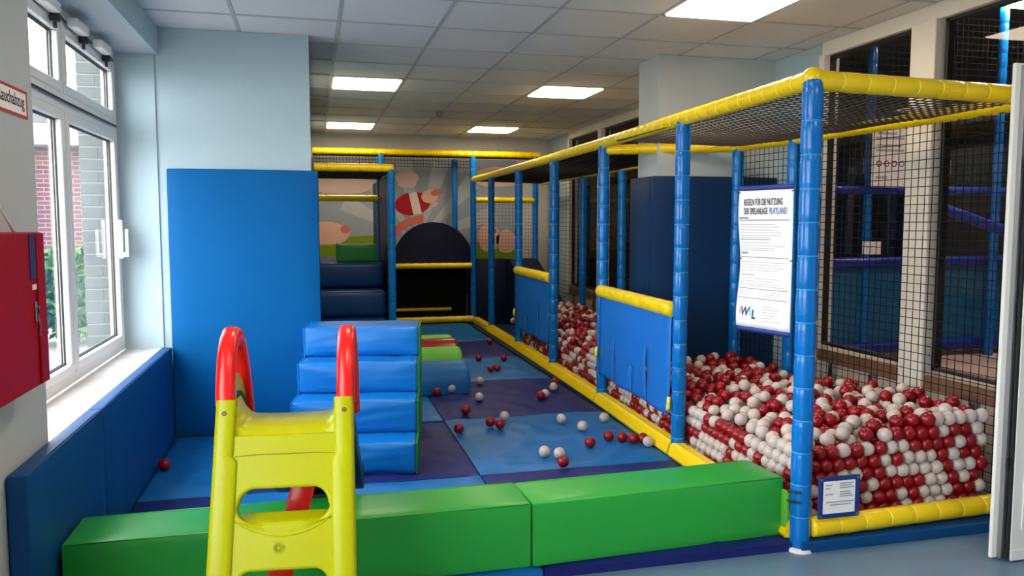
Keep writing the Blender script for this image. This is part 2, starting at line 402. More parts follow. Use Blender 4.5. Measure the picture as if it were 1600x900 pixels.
def ceiling_light(x0, x1, y0, y1, z, label, lm='lamp'):
    t = thing('ceiling_light', label, 'light', ((x0 + x1) / 2, (y0 + y1) / 2, z), 0, 'square LED ceiling panels')
    a, b = (x1 - x0) / 2, (y1 - y0) / 2
    bm = bmesh.new()
    for q in ((-a, a, -b, -b + 0.02), (-a, a, b - 0.02, b), (-a, -a + 0.02, -b, b), (a - 0.02, a, -b, b)): box(bm, *q, -0.006, 0.011)
    obj('frame', bm, M['white'], t)
    bm = bmesh.new(); box(bm, -a + 0.018, a - 0.018, -b + 0.018, b - 0.018, -0.014, 0.009, 0.003, 1); obj('diffuser', bm, M[lm], t)
for (i, j), lb in names.items():
    ceiling_light(X00 + i * TX + 0.01, X00 + (i + 1) * TX - 0.01, Y00 + j * TY + 0.01, Y00 + (j + 1) * TY - 0.01, ZC, lb)
t = thing('smoke_detector', 'small round smoke detector on the ceiling between the panels', 'detector', (1.45, 9.2, ZC))
bm = bmesh.new(); tube(bm, [(0, 0, 0), (0, 0, -0.02), (0, 0, -0.03)], [0.055, 0.055, 0.045], 16); obj('base', bm, M['foil'], t, True, 40)
bm = bmesh.new(); tube(bm, [(0, 0, -0.03), (0, 0, -0.05), (0, 0, -0.06)], [0.036, 0.034, 0.02], 14); obj('sensor_head', bm, M['foil'], t, True, 40)

# ================================================================== OUTSIDE THE LEFT WINDOW
sbox('trim_3', (-40, -1.32, -10, 40, -0.3, -0.1), M['paving'])
t = thing('brick_building', 'red brick building with white fascia seen through the left window', 'building', (-9, 15, 0))
bm = bmesh.new(); box(bm, -9, 6.6, 0, 5, -0.2, 2.8); obj('brick_wall', bm, M['brick'], t)
bm = bmesh.new(); box(bm, -9.2, 6.7, -0.35, 5, 2.78, 3.14, 0.02, 1); obj('fascia', bm, M['mortar'], t)
bm = bmesh.new(); box(bm, -9.1, 6.5, -0.2, 5, 3.14, 3.62, 0.02, 1); obj('roof_parapet', bm, M['greybrick'], t)
bm = bmesh.new(); tube(bm, [(4.4, -0.08, -0.2), (4.4, -0.08, 2.78)], 0.05, 8); obj('downpipe', bm, M['metal'], t, True, 40)
t = thing('brick_pier', 'grey brick pier with white joints just outside the right-hand pane', 'wall', (-1.36, 6.35, 0))
bm = bmesh.new(); box(bm, -0.255, 0.03, 0.006, 0.4, -0.2, 3.6); obj('mortar_core', bm, M['mortar'], t)
b0 = None
for r in range(42):
    z = -0.1 + r * 0.086
    for xa, xb in (((-0.26, -0.005), (-0.001, 0.035)) if r % 2 else ((-0.26, -0.135), (-0.131, 0.035))):
        bm = bmesh.new(); box(bm, xa, xb, 0, 0.38, z + 0.004, z + 0.08, 0.003, 1); obj('brick', bm, M['greybrick'], t)
def bush(loc, r, h, n, label, seed):
    rd = random.Random(seed)
    t = thing('garden_shrub', label, 'shrub', loc)
    bm = bmesh.new()
    for k in range(n):
        a = rd.uniform(0, 6.28); q = r * sqrt(rd.random()); z = h * rd.random() ** 0.8
        c = Vector((q * cos(a) * (1 - 0.4 * z / h), q * sin(a) * (1 - 0.4 * z / h), z))
        u = Vector((rd.gauss(0, 1), rd.gauss(0, 1), rd.gauss(0, 1))).normalized(); v = u.orthogonal().normalized(); s = rd.uniform(0.05, 0.1)
        bm.faces.new([bm.verts.new(c + u * s), bm.verts.new(c + v * s * 0.5), bm.verts.new(c - u * s), bm.verts.new(c - v * s * 0.5)])
    o = obj('foliage', bm, M['leaf'], t); o['kind'] = 'stuff'
    bm = bmesh.new()
    for k in range(5):
        a = k * 1.3; tube(bm, [(0.03 * cos(a), 0.03 * sin(a), -0.1), (r * 0.5 * cos(a), r * 0.5 * sin(a), h * 0.8)], 0.012, 5)
    obj('stem', bm, M['timber'], t)
bush((-3.1, 11.6, 0), 0.5, 1.15, 1100, 'leafy green garden shrub outside, seen through the right-hand lower pane', 1)
bush((-3.9, 11.0, 0), 0.5, 1.2, 1100, 'leafy green garden shrub outside, seen through the left-hand lower pane', 2)

# ================================================================== ADJOINING DARK PLAYROOM (beyond the glass)
sbox('floor_1', (3.72, 9.6, 0.0, 12.1, -0.12, 0.0), M['roomfloor'])
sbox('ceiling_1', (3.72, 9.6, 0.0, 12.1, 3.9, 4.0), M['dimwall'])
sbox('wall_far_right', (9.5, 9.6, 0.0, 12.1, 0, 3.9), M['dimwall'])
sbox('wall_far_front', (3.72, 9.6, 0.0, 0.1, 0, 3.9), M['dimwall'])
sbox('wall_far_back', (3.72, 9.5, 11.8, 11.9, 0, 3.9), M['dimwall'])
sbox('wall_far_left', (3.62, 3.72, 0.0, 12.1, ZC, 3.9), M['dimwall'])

M['lampdim'] = emis('next_room_panel_glow', (255, 232, 214), 24.0)
# ------------------------------------------------------------------ foam posts, rails, nets
def foam(bm, p0, p1, r, seg, n=14, waist=0.90, capround=False):
    p0, p1 = Vector(p0), Vector(p1); L = (p1 - p0).length; k = max(1, round(L / seg))
    pts, rad = [], []
    prof = ((0.0, waist), (0.07, 0.965), (0.25, 1.0), (0.75, 1.0), (0.93, 0.965))
    for s in range(k):
        for t_, q in prof:
            pts.append(p0 + (p1 - p0) * ((s + t_) / k)); rad.append(r * q * random.uniform(0.985, 1.015))
    pts.append(p1); rad.append(r * waist)
    if capround:
        d = (p1 - p0).normalized()
        for h, q in ((0.012, 0.98), (0.03, 0.9), (0.042, 0.66), (0.048, 0.25)): pts.append(p1 + d * h); rad.append(r * q)
    tube(bm, pts, rad, n)
    return [p0 + (p1 - p0) * (s / k) for s in range(1, k)]
_ring = {}
def ring(parent, c, d, r, m, name='seam_tie'):
    key = (round(r, 3), m.name)
    if key not in _ring:
        bm = bmesh.new(); n = 16
        a = [[bm.verts.new(((r + dr) * cos(2 * pi * q / n), (r + dr) * sin(2 * pi * q / n), dz)) for q in range(n)] for dr, dz in ((0, -0.0035), (0.0025, 0), (0, 0.0035))]
        for u, v in zip(a, a[1:]):
            for q in range(n): bm.faces.new((u[q], u[(q + 1) % n], v[(q + 1) % n], v[q]))
        o = obj(name, bm, m, parent, True); _ring[key] = o
    else: o = again(_ring[key], parent)
    o.location = c; o.rotation_mode = 'QUATERNION'; o.rotation_quaternion = Vector((0, 0, 1)).rotation_difference(Vector(d))
    return o
def post(parent, x, y, z0, z1, r=0.045, seg=0.145, ties=False, m='foamblue', n=14, name='post'):
    bm = bmesh.new(); st = foam(bm, (x, y, z0), (x, y, z1), r, seg, n, capround=True)
    o = obj(name, bm, M[m], parent, True)
    if ties:
        for c in st: ring(o, c, (0, 0, 1), r * 0.925, M['tie'])
    return o
def rail(parent, p0, p1, r=0.043, seg=0.125, ties=False, m='foamyellow', n=12, name='foam_rail'):
    bm = bmesh.new(); st = foam(bm, p0, p1, r, seg, n)
    o = obj(name, bm, M[m], parent, True)
    if ties:
        d = Vector(p1) - Vector(p0)
        for c in st: ring(o, c, d, r * 0.92, M['tieyellow'])
    return o
def net(parent, p, u, v, step=0.05, r=0.0024, sag=0.0, m='net', jit=0.004, name='net'):
    """square mesh netting between corner p and p+u+v"""
    p, u, v = Vector(p), Vector(u), Vector(v); nrm = u.cross(v).normalized()
    nu, nv = max(1, round(u.length / step)), max(1, round(v.length / step))
    bm = bmesh.new()
    def P(a, b):
        s = sag * 4 * a * (1 - a) * 4 * b * (1 - b)
        w = noise.noise_vector(Vector((a * u.length * 3, b * v.length * 3, p.x)))
        return p + u * a + v * b + nrm * (-s) + w * jit
    for i in range(nu + 1):
        k = max(2, round(v.length / 0.25)); tube(bm, [P(i / nu, q / k) for q in range(k + 1)], r, 3, False)
    for j in range(nv + 1):
        k = max(2, round(u.length / 0.25)); tube(bm, [P(q / k, j / nv) for q in range(k + 1)], r, 3, False)
    o = obj(name, bm, M[m], parent); o['kind'] = 'stuff'
    return o

# ================================================================== BALL PIT FRAME
pit = thing('ball_pit_frame', 'ball pit frame of blue foam posts and yellow rails with black netting', 'play frame', (0, 0, 0))
PL = [(2.15, 3.115), (2.19, 4.455), (2.245, 5.95), (2.27, 7.36), (2.29, 8.79), (2.305, 10.29)]
ZR = 2.115
for i, (x, y) in enumerate(PL): post(pit, x, y, 0.02 if i else 0.012, 2.08 if i else 2.098, 0.047 if i == 0 else 0.045, 0.145, ties=i < 5)
ends = PL + [(2.28, 11.33)]
for (xa, ya), (xb, yb) in zip(ends, ends[1:]):
    rail(pit, (xa, ya + 0.0, ZR + 0.015), (xb, yb, ZR + 0.015), ties=ya < 6)
PR = [(3.37, 3.17), (3.243, 4.89), (3.165, 5.50)]
post(pit, *PR[0], 0.02, 2.07, ties=False)
for x, y in PR[1:]: post(pit, x, y, 0.02, 2.06)
rail(pit, (PL[0][0], PL[0][1], ZR + 0.012), (*PR[0], ZR + 0.0), r=0.046, seg=0.135, ties=True)
rail(pit, (*PR[0], ZR - 0.03), (*PR[1], ZR - 0.035), r=0.04); rail(pit, (*PR[1], ZR - 0.035), (*PR[2], ZR - 0.035), r=0.04)
rail(pit, (*PR[2], ZR - 0.035), (2.26, 5.93, ZR - 0.04), r=0.04)
bm = bmesh.new(); sphere(bm, (PL[0][0] + 0.003, PL[0][1] + 0.006, ZR + 0.02), 0.05, 3); obj('corner_elbow', bm, M['foamyellow'], pit, True)
# rear right run beyond the column
for x, y in ((3.25, 8.05), (3.26, 9.35), (3.27, 10.5)): post(pit, x, y, 0.02, 2.08)
rail(pit, (3.24, 6.6, 2.09), (3.27, 10.5, 2.09), r=0.036); rail(pit, (3.27, 10.5, 2.09), (3.28, 11.3, 2.09), r=0.036)
# bottom rails
rail(pit, (PL[0][0] + 0.045, 3.10, 0.105), (3.33, 3.155, 0.105), r=0.047, seg=0.135, ties=True, name='bottom_rail')
for i in range(5):
    (xa, ya), (xb, yb) = ends[i], ends[i + 1]
    bm = bmesh.new()
    d = (Vector((xb, yb, 0)) - Vector((xa, ya, 0))); L = d.length; d.normalize(); nx = Vector((-d.y, d.x, 0))
    prof = [(0.065, 0.055), (0.072, 0.07), (0.055, 0.125), (0.035, 0.142), (-0.02, 0.142), (-0.035, 0.125), (-0.035, 0.05)]
    a0, b0_ = Vector((xa, ya, 0)) + d * 0.012, Vector((xa, ya, 0)) + d * (L - 0.012)
    prism(bm, [a0 + nx * p + Vector((0, 0, q)) for p, q in prof], b0_ - a0)
    obj('floor_rail', bm, M['foamyellow'], pit, True, 35)
(xa, ya), (xb, yb) = ends[5], ends[6]
bm = bmesh.new(); box(bm, xa - 0.06, xa + 0.03, ya + 0.012, yb - 0.05, 0.05, 0.14, 0.015, 2); obj('floor_rail', bm, M['foamyellow'], pit, True, 35)
bm = bmesh.new(); box(bm, PL[0][0] - 0.02, 3.36, 3.06, 3.2, 0.0, 0.052, 0.006, 2); obj('base_strip', bm, M['padnavy'], pit)
bm = bmesh.new(); tube(bm, [(PL[0][0], PL[0][1], 0.0), (PL[0][0], PL[0][1], 0.014), (PL[0][0], PL[0][1], 0.018)], [0.062, 0.06, 0.05], 18); obj('foot_plate', bm, M['white'], pit, True, 40)
bm = bmesh.new(); box(bm, 2.18, 3.34, 3.2, 11.0, 0.0, 0.05); obj('pit_floor', bm, M['navy'], pit)
# mid rails with slit curtains
def curtain(i, zr, zb, cuts):
    (xb, yb), (xa, ya) = PL[i], PL[i - 1]
    rail(pit, (xa - 0.028, ya + 0.04, zr), (xb - 0.028, yb - 0.03, zr), r=0.05, seg=0.16, ties=False, name='mid_rail')
    d = Vector((xb - xa, yb - ya, 0)); L = d.length; d.normalize(); nx = Vector((-d.y, d.x, 0)); A = Vector((xa - 0.035, ya, 0)) + d * 0.045; L -= 0.09
    zt = zr - 0.02
    def W_(s, z): return A + d * s + nx * (0.010 * sin(s * 9) * (zr - z) / 0.6 + 0.004 * noise.noise(Vector((s * 9, z * 9, i)))) + Vector((0, 0, z))
    bm = bmesh.new(); K = 22
    edges = [(0.0, 9, 0.0)] + cuts + [(1.0, 9, 0.0)]
    for (s0, h0, g0), (s1, h1, g1) in zip(edges, edges[1:]):
        rows = []; m_ = max(3, round((s1 - s0) * 22))
        for w in range(K + 1):
            f = w / K; zz = zt + (zb - zt) * f
            o0 = g0 * sin(pi * min(1, max(0, (f - h0) / (1.02 - h0))) ** 0.8) + g0 * 0.3 * max(0, f - h0) if f > h0 else 0
            o1 = g1 * sin(pi * min(1, max(0, (f - h1) / (1.02 - h1))) ** 0.8) + g1 * 0.3 * max(0, f - h1) if f > h1 else 0
            a, b = L * s0 + o0, L * s1 - o1
            if s0 == 0.0: a += 0.02 * f * f
            rows.append([bm.verts.new(W_(a + (b - a) * q / m_, zz - (0.012 * noise.noise(Vector((s0 * 7, 2, i))) * f * f)) + nx * (0.006 * f * f * sin(q / m_ * pi))) for q in range(m_ + 1)])
        for a, b in zip(rows, rows[1:]):
            for q in range(m_): bm.faces.new((a[q], a[q + 1], b[q + 1], b[q]))
    bmesh.ops.remove_doubles(bm, verts=bm.verts[:], dist=0.0008)
    o = obj('slit_curtain', bm, M['flap'], pit, True); md = o.modifiers.new('thick', 'SOLIDIFY'); md.thickness = 0.003
curtain(2, 0.965, 0.295, [(0.30, 0.42, 0.013), (0.49, 0.78, 0.004), (0.76, 0.5, 0.009)])
curtain(4, 0.965, 0.31, [(0.3, 0.4, 0.012), (0.62, 0.7, 0.006)])
for x, y, z in ((2.14, 4.47, 0.37), (2.20, 5.93, 0.46), (2.24, 8.76, 0.47)):
    bm = bmesh.new(); tube(bm, [(x - 0.006, y + 0.02, z - 0.03), (x - 0.018, y - 0.01, z - 0.01), (x - 0.018, y - 0.015, z + 0.02), (x - 0.004, y + 0.01, z + 0.045)], 0.012, 8)
    obj('tie_strap', bm, M['tieyellow'], pit, True, 40)
# nets
net(pit, (3.355, 3.2, 0.12), (-0.12, 1.69, 0), (0, 0, 1.93), 0.05, 0.0026)
net(pit, (3.235, 4.89, 0.12), (-0.075, 0.61, 0), (0, 0, 1.93), 0.05, 0.0026)
net(pit, (2.17, 3.14, ZR - 0.015), (1.17, 0.03, -0.02), (0.0, 2.36, 0), 0.05, 0.0034, 0.03, m='netgrey')
net(pit, (2.27, 5.95, ZR - 0.015), (0.97, 0.0, -0.02), (0.02, 5.3, 0), 0.05, 0.004, 0.03)
net(pit, (3.25, 6.5, 0.12), (0.02, 4.4, 0), (0, 0, 1.95), 0.055, 0.0024)
# tie-on flap between the foam block and corner post
bm = bmesh.new(); box(bm, 2.088, 2.106, 3.13, 3.18, 0.09, 0.27, 0.006, 2); obj('velcro_tab', bm, M['lime'], pit, True, 40)
for z in (0.235, 0.28):
    bm = bmesh.new(); tube(bm, [(2.085, 3.12, z), (2.1, 3.085, z + 0.004), (2.12, 3.07, z + 0.002)], 0.006, 6); obj('tie_cord', bm, M['seal'], pit)

# ================================================================== FOAM BEAMS, MATS, PADS
def foamblock(name, w, d, h, m, bev=0.012, nx=18, puff=0.006, seed=0, parent=None, loc=None):
    bm = bmesh.new(); box(bm, 0, w, 0, d, 0, h)
    bmesh.ops.subdivide_edges(bm, edges=bm.edges[:], cuts=7, use_grid_fill=True)
    for v in bm.verts:
        x, y, z = v.co
        fx, fy, fz = (max(0, 4 * x / w * (1 - x / w)), max(0, 4 * y / d * (1 - y / d)), max(0, 4 * z / h * (1 - z / h)))
        q = noise.noise(Vector((x * 3 + seed, y * 7, z * 7)))
        c = Vector((0, 0, 0))
        if y < 1e-5: c.y -= puff * (fx * fz) ** 0.5 * (1 + 0.4 * q)
        if y > d - 1e-5: c.y += puff * (fx * fz) ** 0.5
        if z > h - 1e-5: c.z += puff * (fx * fy) ** 0.5 * (1 + 0.8 * q)
        if x < 1e-5: c.x -= puff * 0.5 * (fy * fz) ** 0.5
        if x > w - 1e-5: c.x += puff * 0.5 * (fy * fz) ** 0.5
        v.co += c
    es = [e for e in bm.edges if len(e.link_faces) == 2 and e.calc_face_angle() > 0.9]
    bmesh.ops.bevel(bm, geom=es, offset=bev, segments=2, profile=0.6, affect='EDGES')
    return obj(name, bm, M[m], parent, True, 50, loc)
# left beam
g1 = thing('foam_beam', 'long green foam beam behind the yellow slide, left of the seam', 'foam block', (-0.915, 3.122, 0.05), 0, 'green foam beams closing off the play area')
foamblock('cover', 1.785, 0.295, 0.275, 'green', 0.011, seed=1, parent=g1)
g2 = thing('foam_beam', 'green foam beam on the right reaching the blue corner post', 'foam block', (0.876, 3.118, 0.05), radians(2.6), 'green foam beams closing off the play area')
foamblock('cover', 1.225, 0.285, 0.275, 'green', 0.011, seed=5, parent=g2)
def piping(t, w, d, h):
    bm = bmesh.new()
    for y in (0.0, d): tube(bm, [(0.012, y + (0.004 if y == 0 else -0.004), h - 0.003), (w - 0.012, y + (0.004 if y == 0 else -0.004), h - 0.003)], 0.0035, 6)
    obj('piping', bm, M['green'], t, True)
piping(g1, 1.785, 0.295, 0.275); piping(g2, 1.225, 0.285, 0.275)

MATS = []
def floor_mat(x0, x1, y0, y1, z0, z1, m, label, seed):
    g = 0.004; x0 += g; x1 -= g; y0 += g; y1 -= g
    bm = bmesh.new()
    nx, ny = max(4, int((x1 - x0) / 0.045)), max(4, int((y1 - y0) / 0.045))
    off = Vector((seed * 3.7, seed * 1.3, 0))
    def Z(x, y):
        e = min(x - x0, x1 - x, y - y0, y1 - y); f = min(1, e / 0.08)
        a = noise.noise(Vector((x * 2.2 + y * 1.2, y * 1.6 - x, 0)) + off); b = noise.noise(Vector((x * 4 - y * 3, y * 4, 3)) + off)
        r = max(0, 0.22 - abs(a)) / 0.22; r2 = max(0, 0.16 - abs(b)) / 0.16
        return z1 - (0.012 if e < 1e-6 else 0) + f * (0.016 * r * r + 0.008 * r2 * r2 - 0.003)
    MATS.append((x0, x1, y0, y1, Z))
    vs_ = [[bm.verts.new((x0 + (x1 - x0) * i / nx, y0 + (y1 - y0) * j / ny, Z(x0 + (x1 - x0) * i / nx, y0 + (y1 - y0) * j / ny))) for i in range(nx + 1)] for j in range(ny + 1)]
    for a, b in zip(vs_, vs_[1:]):
        for i in range(nx): bm.faces.new((a[i], a[i + 1], b[i + 1], b[i]))
    rim = vs_[0] + [r[-1] for r in vs_[1:]] + vs_[-1][-2::-1] + [r[0] for r in vs_[-2:0:-1]]
    low = [bm.verts.new((v.co.x, v.co.y, z0)) for v in rim]
    n = len(rim)
    for i in range(n): bm.faces.new((rim[i], low[i], low[(i + 1) % n], rim[(i + 1) % n]))
    bm.faces.new(low)
    return tag(obj('floor_mat', bm, M[m], None, True, 50), label, 'mat', 'checkered blue floor mats')
YM = [3.10, 4.41, 5.735, 7.10, 8.35, 9.55, 11.3]
XM = [-0.925, -0.42, 0.92, 2.165]
desc = {(0, 0): 'indigo floor mat under the left end of the long green beam', (1, 0): 'light blue floor mat under the yellow slide and green beam', (2, 0): 'indigo floor mat under the right-hand green beam',
        (0, 1): 'light blue floor mat beside the left wall pad with one red ball', (1, 1): 'indigo floor mat under the front of the blue foam steps', (2, 1): 'light blue floor mat with most white balls nearest the right green beam',
        (0, 2): 'indigo floor mat hidden behind the steps at the tall wall pad', (1, 2): 'light blue floor mat right behind the foam steps', (2, 2): 'dark indigo floor mat with three white balls, second from the green beam',
        (2, 3): 'blue floor mat beside the blue foam roll, third from the green beam', (1, 3): 'indigo floor mat under the foam rolls',
        (2, 4): 'dark indigo floor mat with one red ball, fourth from the green beam', (1, 4): 'blue floor mat left of the fourth dark mat', (2, 5): 'farthest blue floor mat, in front of the dark tower', (1, 5): 'farthest indigo floor mat, beside the padded steps'}
for (i, j), lb in desc.items():
    x0, x1 = XM[i], XM[i + 1]
    if j >= 3 and i == 1: x0 = 0.03
    if j == 2 and i == 0: continue
    yy1 = min(YM[j + 1], 5.68) if i == 0 else YM[j + 1]
    if (i, j) == (1, 2): x0 = 0.05
    if (i, j) == (1, 1): yy1 = 5.67
    if (i, j) == (1, 2): yy0 = 5.735
    light = (i + j) % 2 == 1
    floor_mat(x0, x1, YM[j], yy1, 0.0, 0.05, 'matlight' if light else 'matdark', lb, i + j * 3)

def pad(name, label, loc, w, d, h, m, rz=0, grp=None, seed=0):
    t = thing(name, label, 'wall pad', loc, rz, grp)
    foamblock('cover', w, d, h, m, 0.01, puff=0.004, seed=seed, parent=t)
    return t
pad('wall_pad', 'tall bright blue vinyl pad covering the pale wall behind the slide', (-0.93, 5.685, 0.052), 0.976, 0.06, 1.808, 'padblue', 0, 'blue padded wall coverings', 1)
pad('wall_pad', 'low dark blue pad under the window sill, nearer the camera', (-0.93, 2.87, 0.0), 0.98, 0.066, 0.668, 'padnavy', radians(90), 'blue padded wall coverings', 2)
pad('wall_pad', 'low dark blue pad under the window sill, beside the tall pad', (-0.93, 3.857, 0.0), 1.82, 0.066, 0.668, 'padnavy', radians(90), 'blue padded wall coverings', 3)
pad('column_pad', 'navy pad on the front of the white column behind the ball pit', (2.535, 5.64, 0.05), 1.06, 0.07, 1.81, 'navy', 0, 'blue padded wall coverings', 4)
pad('column_pad', 'narrow navy pad on the left side of the white column', (2.6, 5.715, 0.05), 0.39, 0.065, 1.81, 'navy', radians(90), 'blue padded wall coverings', 5)

# ------------------------------------------------------------------ foam steps
st = thing('foam_steps', 'bright blue foam steps with four treads and green sides, behind the slide', 'steps', (0.565, 4.481, 0.05), radians(-9))
SS = [0, 0.243, 0.484, 0.73, 1.09]; ZZ = [0, 0.186, 0.382, 0.575, 0.768]; WD = 0.75
def step_block(k):
    s0, z0, z1 = SS[k], ZZ[k], ZZ[k + 1]; bm = bmesh.new()
    box(bm, -WD, -0.012, s0, SS[4], z0 + 0.001, z1)
    bmesh.ops.subdivide_edges(bm, edges=bm.edges[:], cuts=9, use_grid_fill=True)
    for v in bm.verts:
        x, y, z = v.co; fx = max(0, 4 * (-x / WD) * (1 + x / WD)); fz = (z - z0) / (z1 - z0)
        q = noise.noise(Vector((x * 3.1, z * 9, k * 5.0))); q2 = noise.noise(Vector((x * 6 + z * 8, y * 3, k * 3 + 9)))
        if y < s0 + 1e-4: v.co.y -= 0.010 * max(0, fx) ** 0.5 * sin(pi * fz) + 0.010 * q * fx + 0.020 * max(0, 0.2 - abs(q2)) * 5 * sin(pi * fz) * fx
        if z > z1 - 1e-4:
            v.co.z += 0.006 * q * fx - 0.008 * (max(0, 0.15 - abs(q2)) / 0.15) * (1 if y > s0 + 0.02 else 0)
    es = [e for e in bm.edges if len(e.link_faces) == 2 and e.calc_face_angle() > 0.9]
    bmesh.ops.bevel(bm, geom=es, offset=0.016, segments=3, profile=0.55, affect='EDGES')
    obj('step', bm, M['stair'], st, True, 55)
for k in range(4): step_block(k)
out = []
for k in range(4): out += [(SS[k] + 0.006, ZZ[k] if k else 0.002), (SS[k] + 0.006, ZZ[k + 1] - 0.006)]
out = [(0.006, 0.002), (0.006, ZZ[1] - 0.006), (SS[1] + 0.006, ZZ[1] - 0.006), (SS[1] + 0.006, ZZ[2] - 0.006), (SS[2] + 0.006, ZZ[2] - 0.006), (SS[2] + 0.006, ZZ[3] - 0.006),
       (SS[3] + 0.006, ZZ[3] - 0.006), (SS[3] + 0.006, ZZ[4] - 0.006), (SS[4], ZZ[4] - 0.006), (SS[4], 0.002)]
for x, e in ((-0.0125, 0.0125), (-WD - 0.012, 0.0122)):
    bm = bmesh.new(); prism(bm, [(x, a, b) for a, b in out], (e, 0, 0)); obj('side_panel', bm, M['sidegreen'] if x > -0.1 else M['stair'], st)

# ------------------------------------------------------------------ foam rolls behind the steps
for y, r, h, x1, m, lb in ((6.78, 0.22, 0.25, 1.29, 'matlight', 'half-round blue foam roll on the mat, nearest of four behind the steps'),
                           (7.25, 0.2, 0.30, 1.32, 'lime', 'half-round lime green foam roll just behind the blue roll'),
                           (7.72, 0.2, 0.31, 1.37, 'red', 'half-round red foam roll between the two green rolls'),
                           (8.2, 0.2, 0.28, 1.40, 'lime', 'half-round green foam roll, farthest of four behind the steps')):
    t = thing('foam_roll', lb, 'foam roll', (0.45, y, 0.052), 0, 'row of half-round foam rolls')
    bm = bmesh.new(); L = x1 - 0.45; n = 14; pr = []
    xs = [0, 0.015, 0.04] + [L - 0.04, L - 0.015, L]; sc = [0.9, 0.97, 1, 1, 0.97, 0.9]
    rows = []
    for xx, s in zip(xs, sc):
        row = [bm.verts.new((xx, -cos(pi * q / n) * r * s, (0.06 + (h - 0.06) * sin(pi * q / n)) * (1 if s == 1 else 0.5 + 0.5 * s))) for q in range(n + 1)]
        rows.append([bm.verts.new((xx, -r * s, 0))] + row + [bm.verts.new((xx, r * s, 0))])
    for a, b in zip(rows, rows[1:]):
        for q in range(len(a) - 1): bm.faces.new((a[q], a[q + 1], b[q + 1], b[q]))
        bm.faces.new((a[-1], a[0], b[0], b[-1]))
    bm.faces.new(rows[0]); bm.faces.new(rows[-1])
    obj('cover', bm, M[m], t, True, 50)

# ================================================================== SLIDE
sl = thing('toddler_slide', 'yellow-green plastic toddler slide with red handles, its ladder towards the camera', 'slide', (-0.08, 2.45, 0.0), radians(-5.5))
LE = 0.33; LN = sqrt(1 + LE * LE); CX = -0.046
def lad(u, z, off=0.0):
    """point on the leaning ladder face; off = outward towards the climber"""
    return Vector((CX + u, LE * z, z)) + Vector((0, -1, LE)) * (off / LN)
def hw(z): return 0.243 - 0.019 * min(1, z / 0.9)
# side columns: rounded box section swept up the lean
for s in (-1, 1):
    bm = bmesh.new(); rows = []
    zs = [0.0, 0.02, 0.25, 0.5, 0.715, 0.73, 0.735, 0.75, 0.82, 0.88, 0.905]
    for z in zs:
        w = 0.080 if z < 0.73 else 0.066
        if z in (0.73,): w -= 0.003
        o_ = hw(z); d0 = 0.055
        if z == 0.0: w *= 0.9
        c = o_ - w / 2; row = []
        for q in range(16):
            a = 2 * pi * q / 16; ca, sa = cos(a), sin(a)
            e = 0.55
            row.append(bm.verts.new(lad(s * (c + (w / 2) * math.copysign(abs(ca) ** e, ca)), z, 0.004 + (d0 / 2) * math.copysign(abs(sa) ** e, sa))))
        rows.append(row)
    for a, b in zip(rows, rows[1:]):
        for q in range(16): bm.faces.new((a[q], a[(q + 1) % 16], b[(q + 1) % 16], b[q]))
    bm.faces.new(rows[0]); bm.faces.new(rows[-1])
    obj('ladder_rail', bm, M['slideyellow'], sl, True, 50)
# ladder panel with hand holes: a bevelled 2-D curve turned into a mesh
def ladder_panel():
    c = bpy.data.curves.new('ladder_panel', 'CURVE'); c.dimensions = '2D'; c.fill_mode = 'BOTH'; c.extrude = 0.010; c.bevel_depth = 0.010; c.bevel_resolution = 3
    def poly(pts):
        s = c.splines.new('POLY'); s.points.add(len(pts) - 1); s.use_cyclic_u = True
        for p, q in zip(s.points, pts): p.co = (q[0], q[1], 0, 1)
    def slot(v0, v1, w0, w1):
        pts = []
        r = (v1 - v0) / 2; vc = (v0 + v1) / 2
        for q in range(36):
            a = 2 * pi * (q + 0.5) / 36; ca, sa = cos(a), sin(a)
            w = (w1 if sa > 0 else w0) - r
            pts.append((math.copysign(w, ca) + r * ca, vc + r * sa + 0.006 * (1 - (ca * ca)) * (sa > 0)))
        return pts
    k = LN
    poly([(-0.205, 0.0), (0.205, 0.0), (0.198, 0.50 * k), (0.185, 0.785 * k), (-0.185, 0.785 * k), (-0.198, 0.50 * k)])
    poly(slot(0.520 * k, 0.632 * k, 0.158, 0.153)); poly(slot(0.277 * k, 0.388 * k, 0.162, 0.157)); poly(slot(0.04 * k, 0.15 * k, 0.164, 0.158))
    t = bpy.data.objects.new('t', c); COL.objects.link(t); bpy.context.view_layer.update()
    me = bpy.data.meshes.new_from_object(t.evaluated_get(bpy.context.evaluated_depsgraph_get()))
    COL.objects.unlink(t); bpy.data.objects.remove(t)
    me.transform(axes(lad(0, 0, -0.002), (1, 0, 0), (0, LE, 1)))
    me.materials.clear(); me.materials.append(M['slideyellow'])
    me.polygons.foreach_set('use_smooth', [True] * len(me.polygons)); me.set_sharp_from_angle(angle=radians(40))
    o = bpy.data.objects.new('ladder_panel', me); COL.objects.link(o); o.parent = sl
ladder_panel()
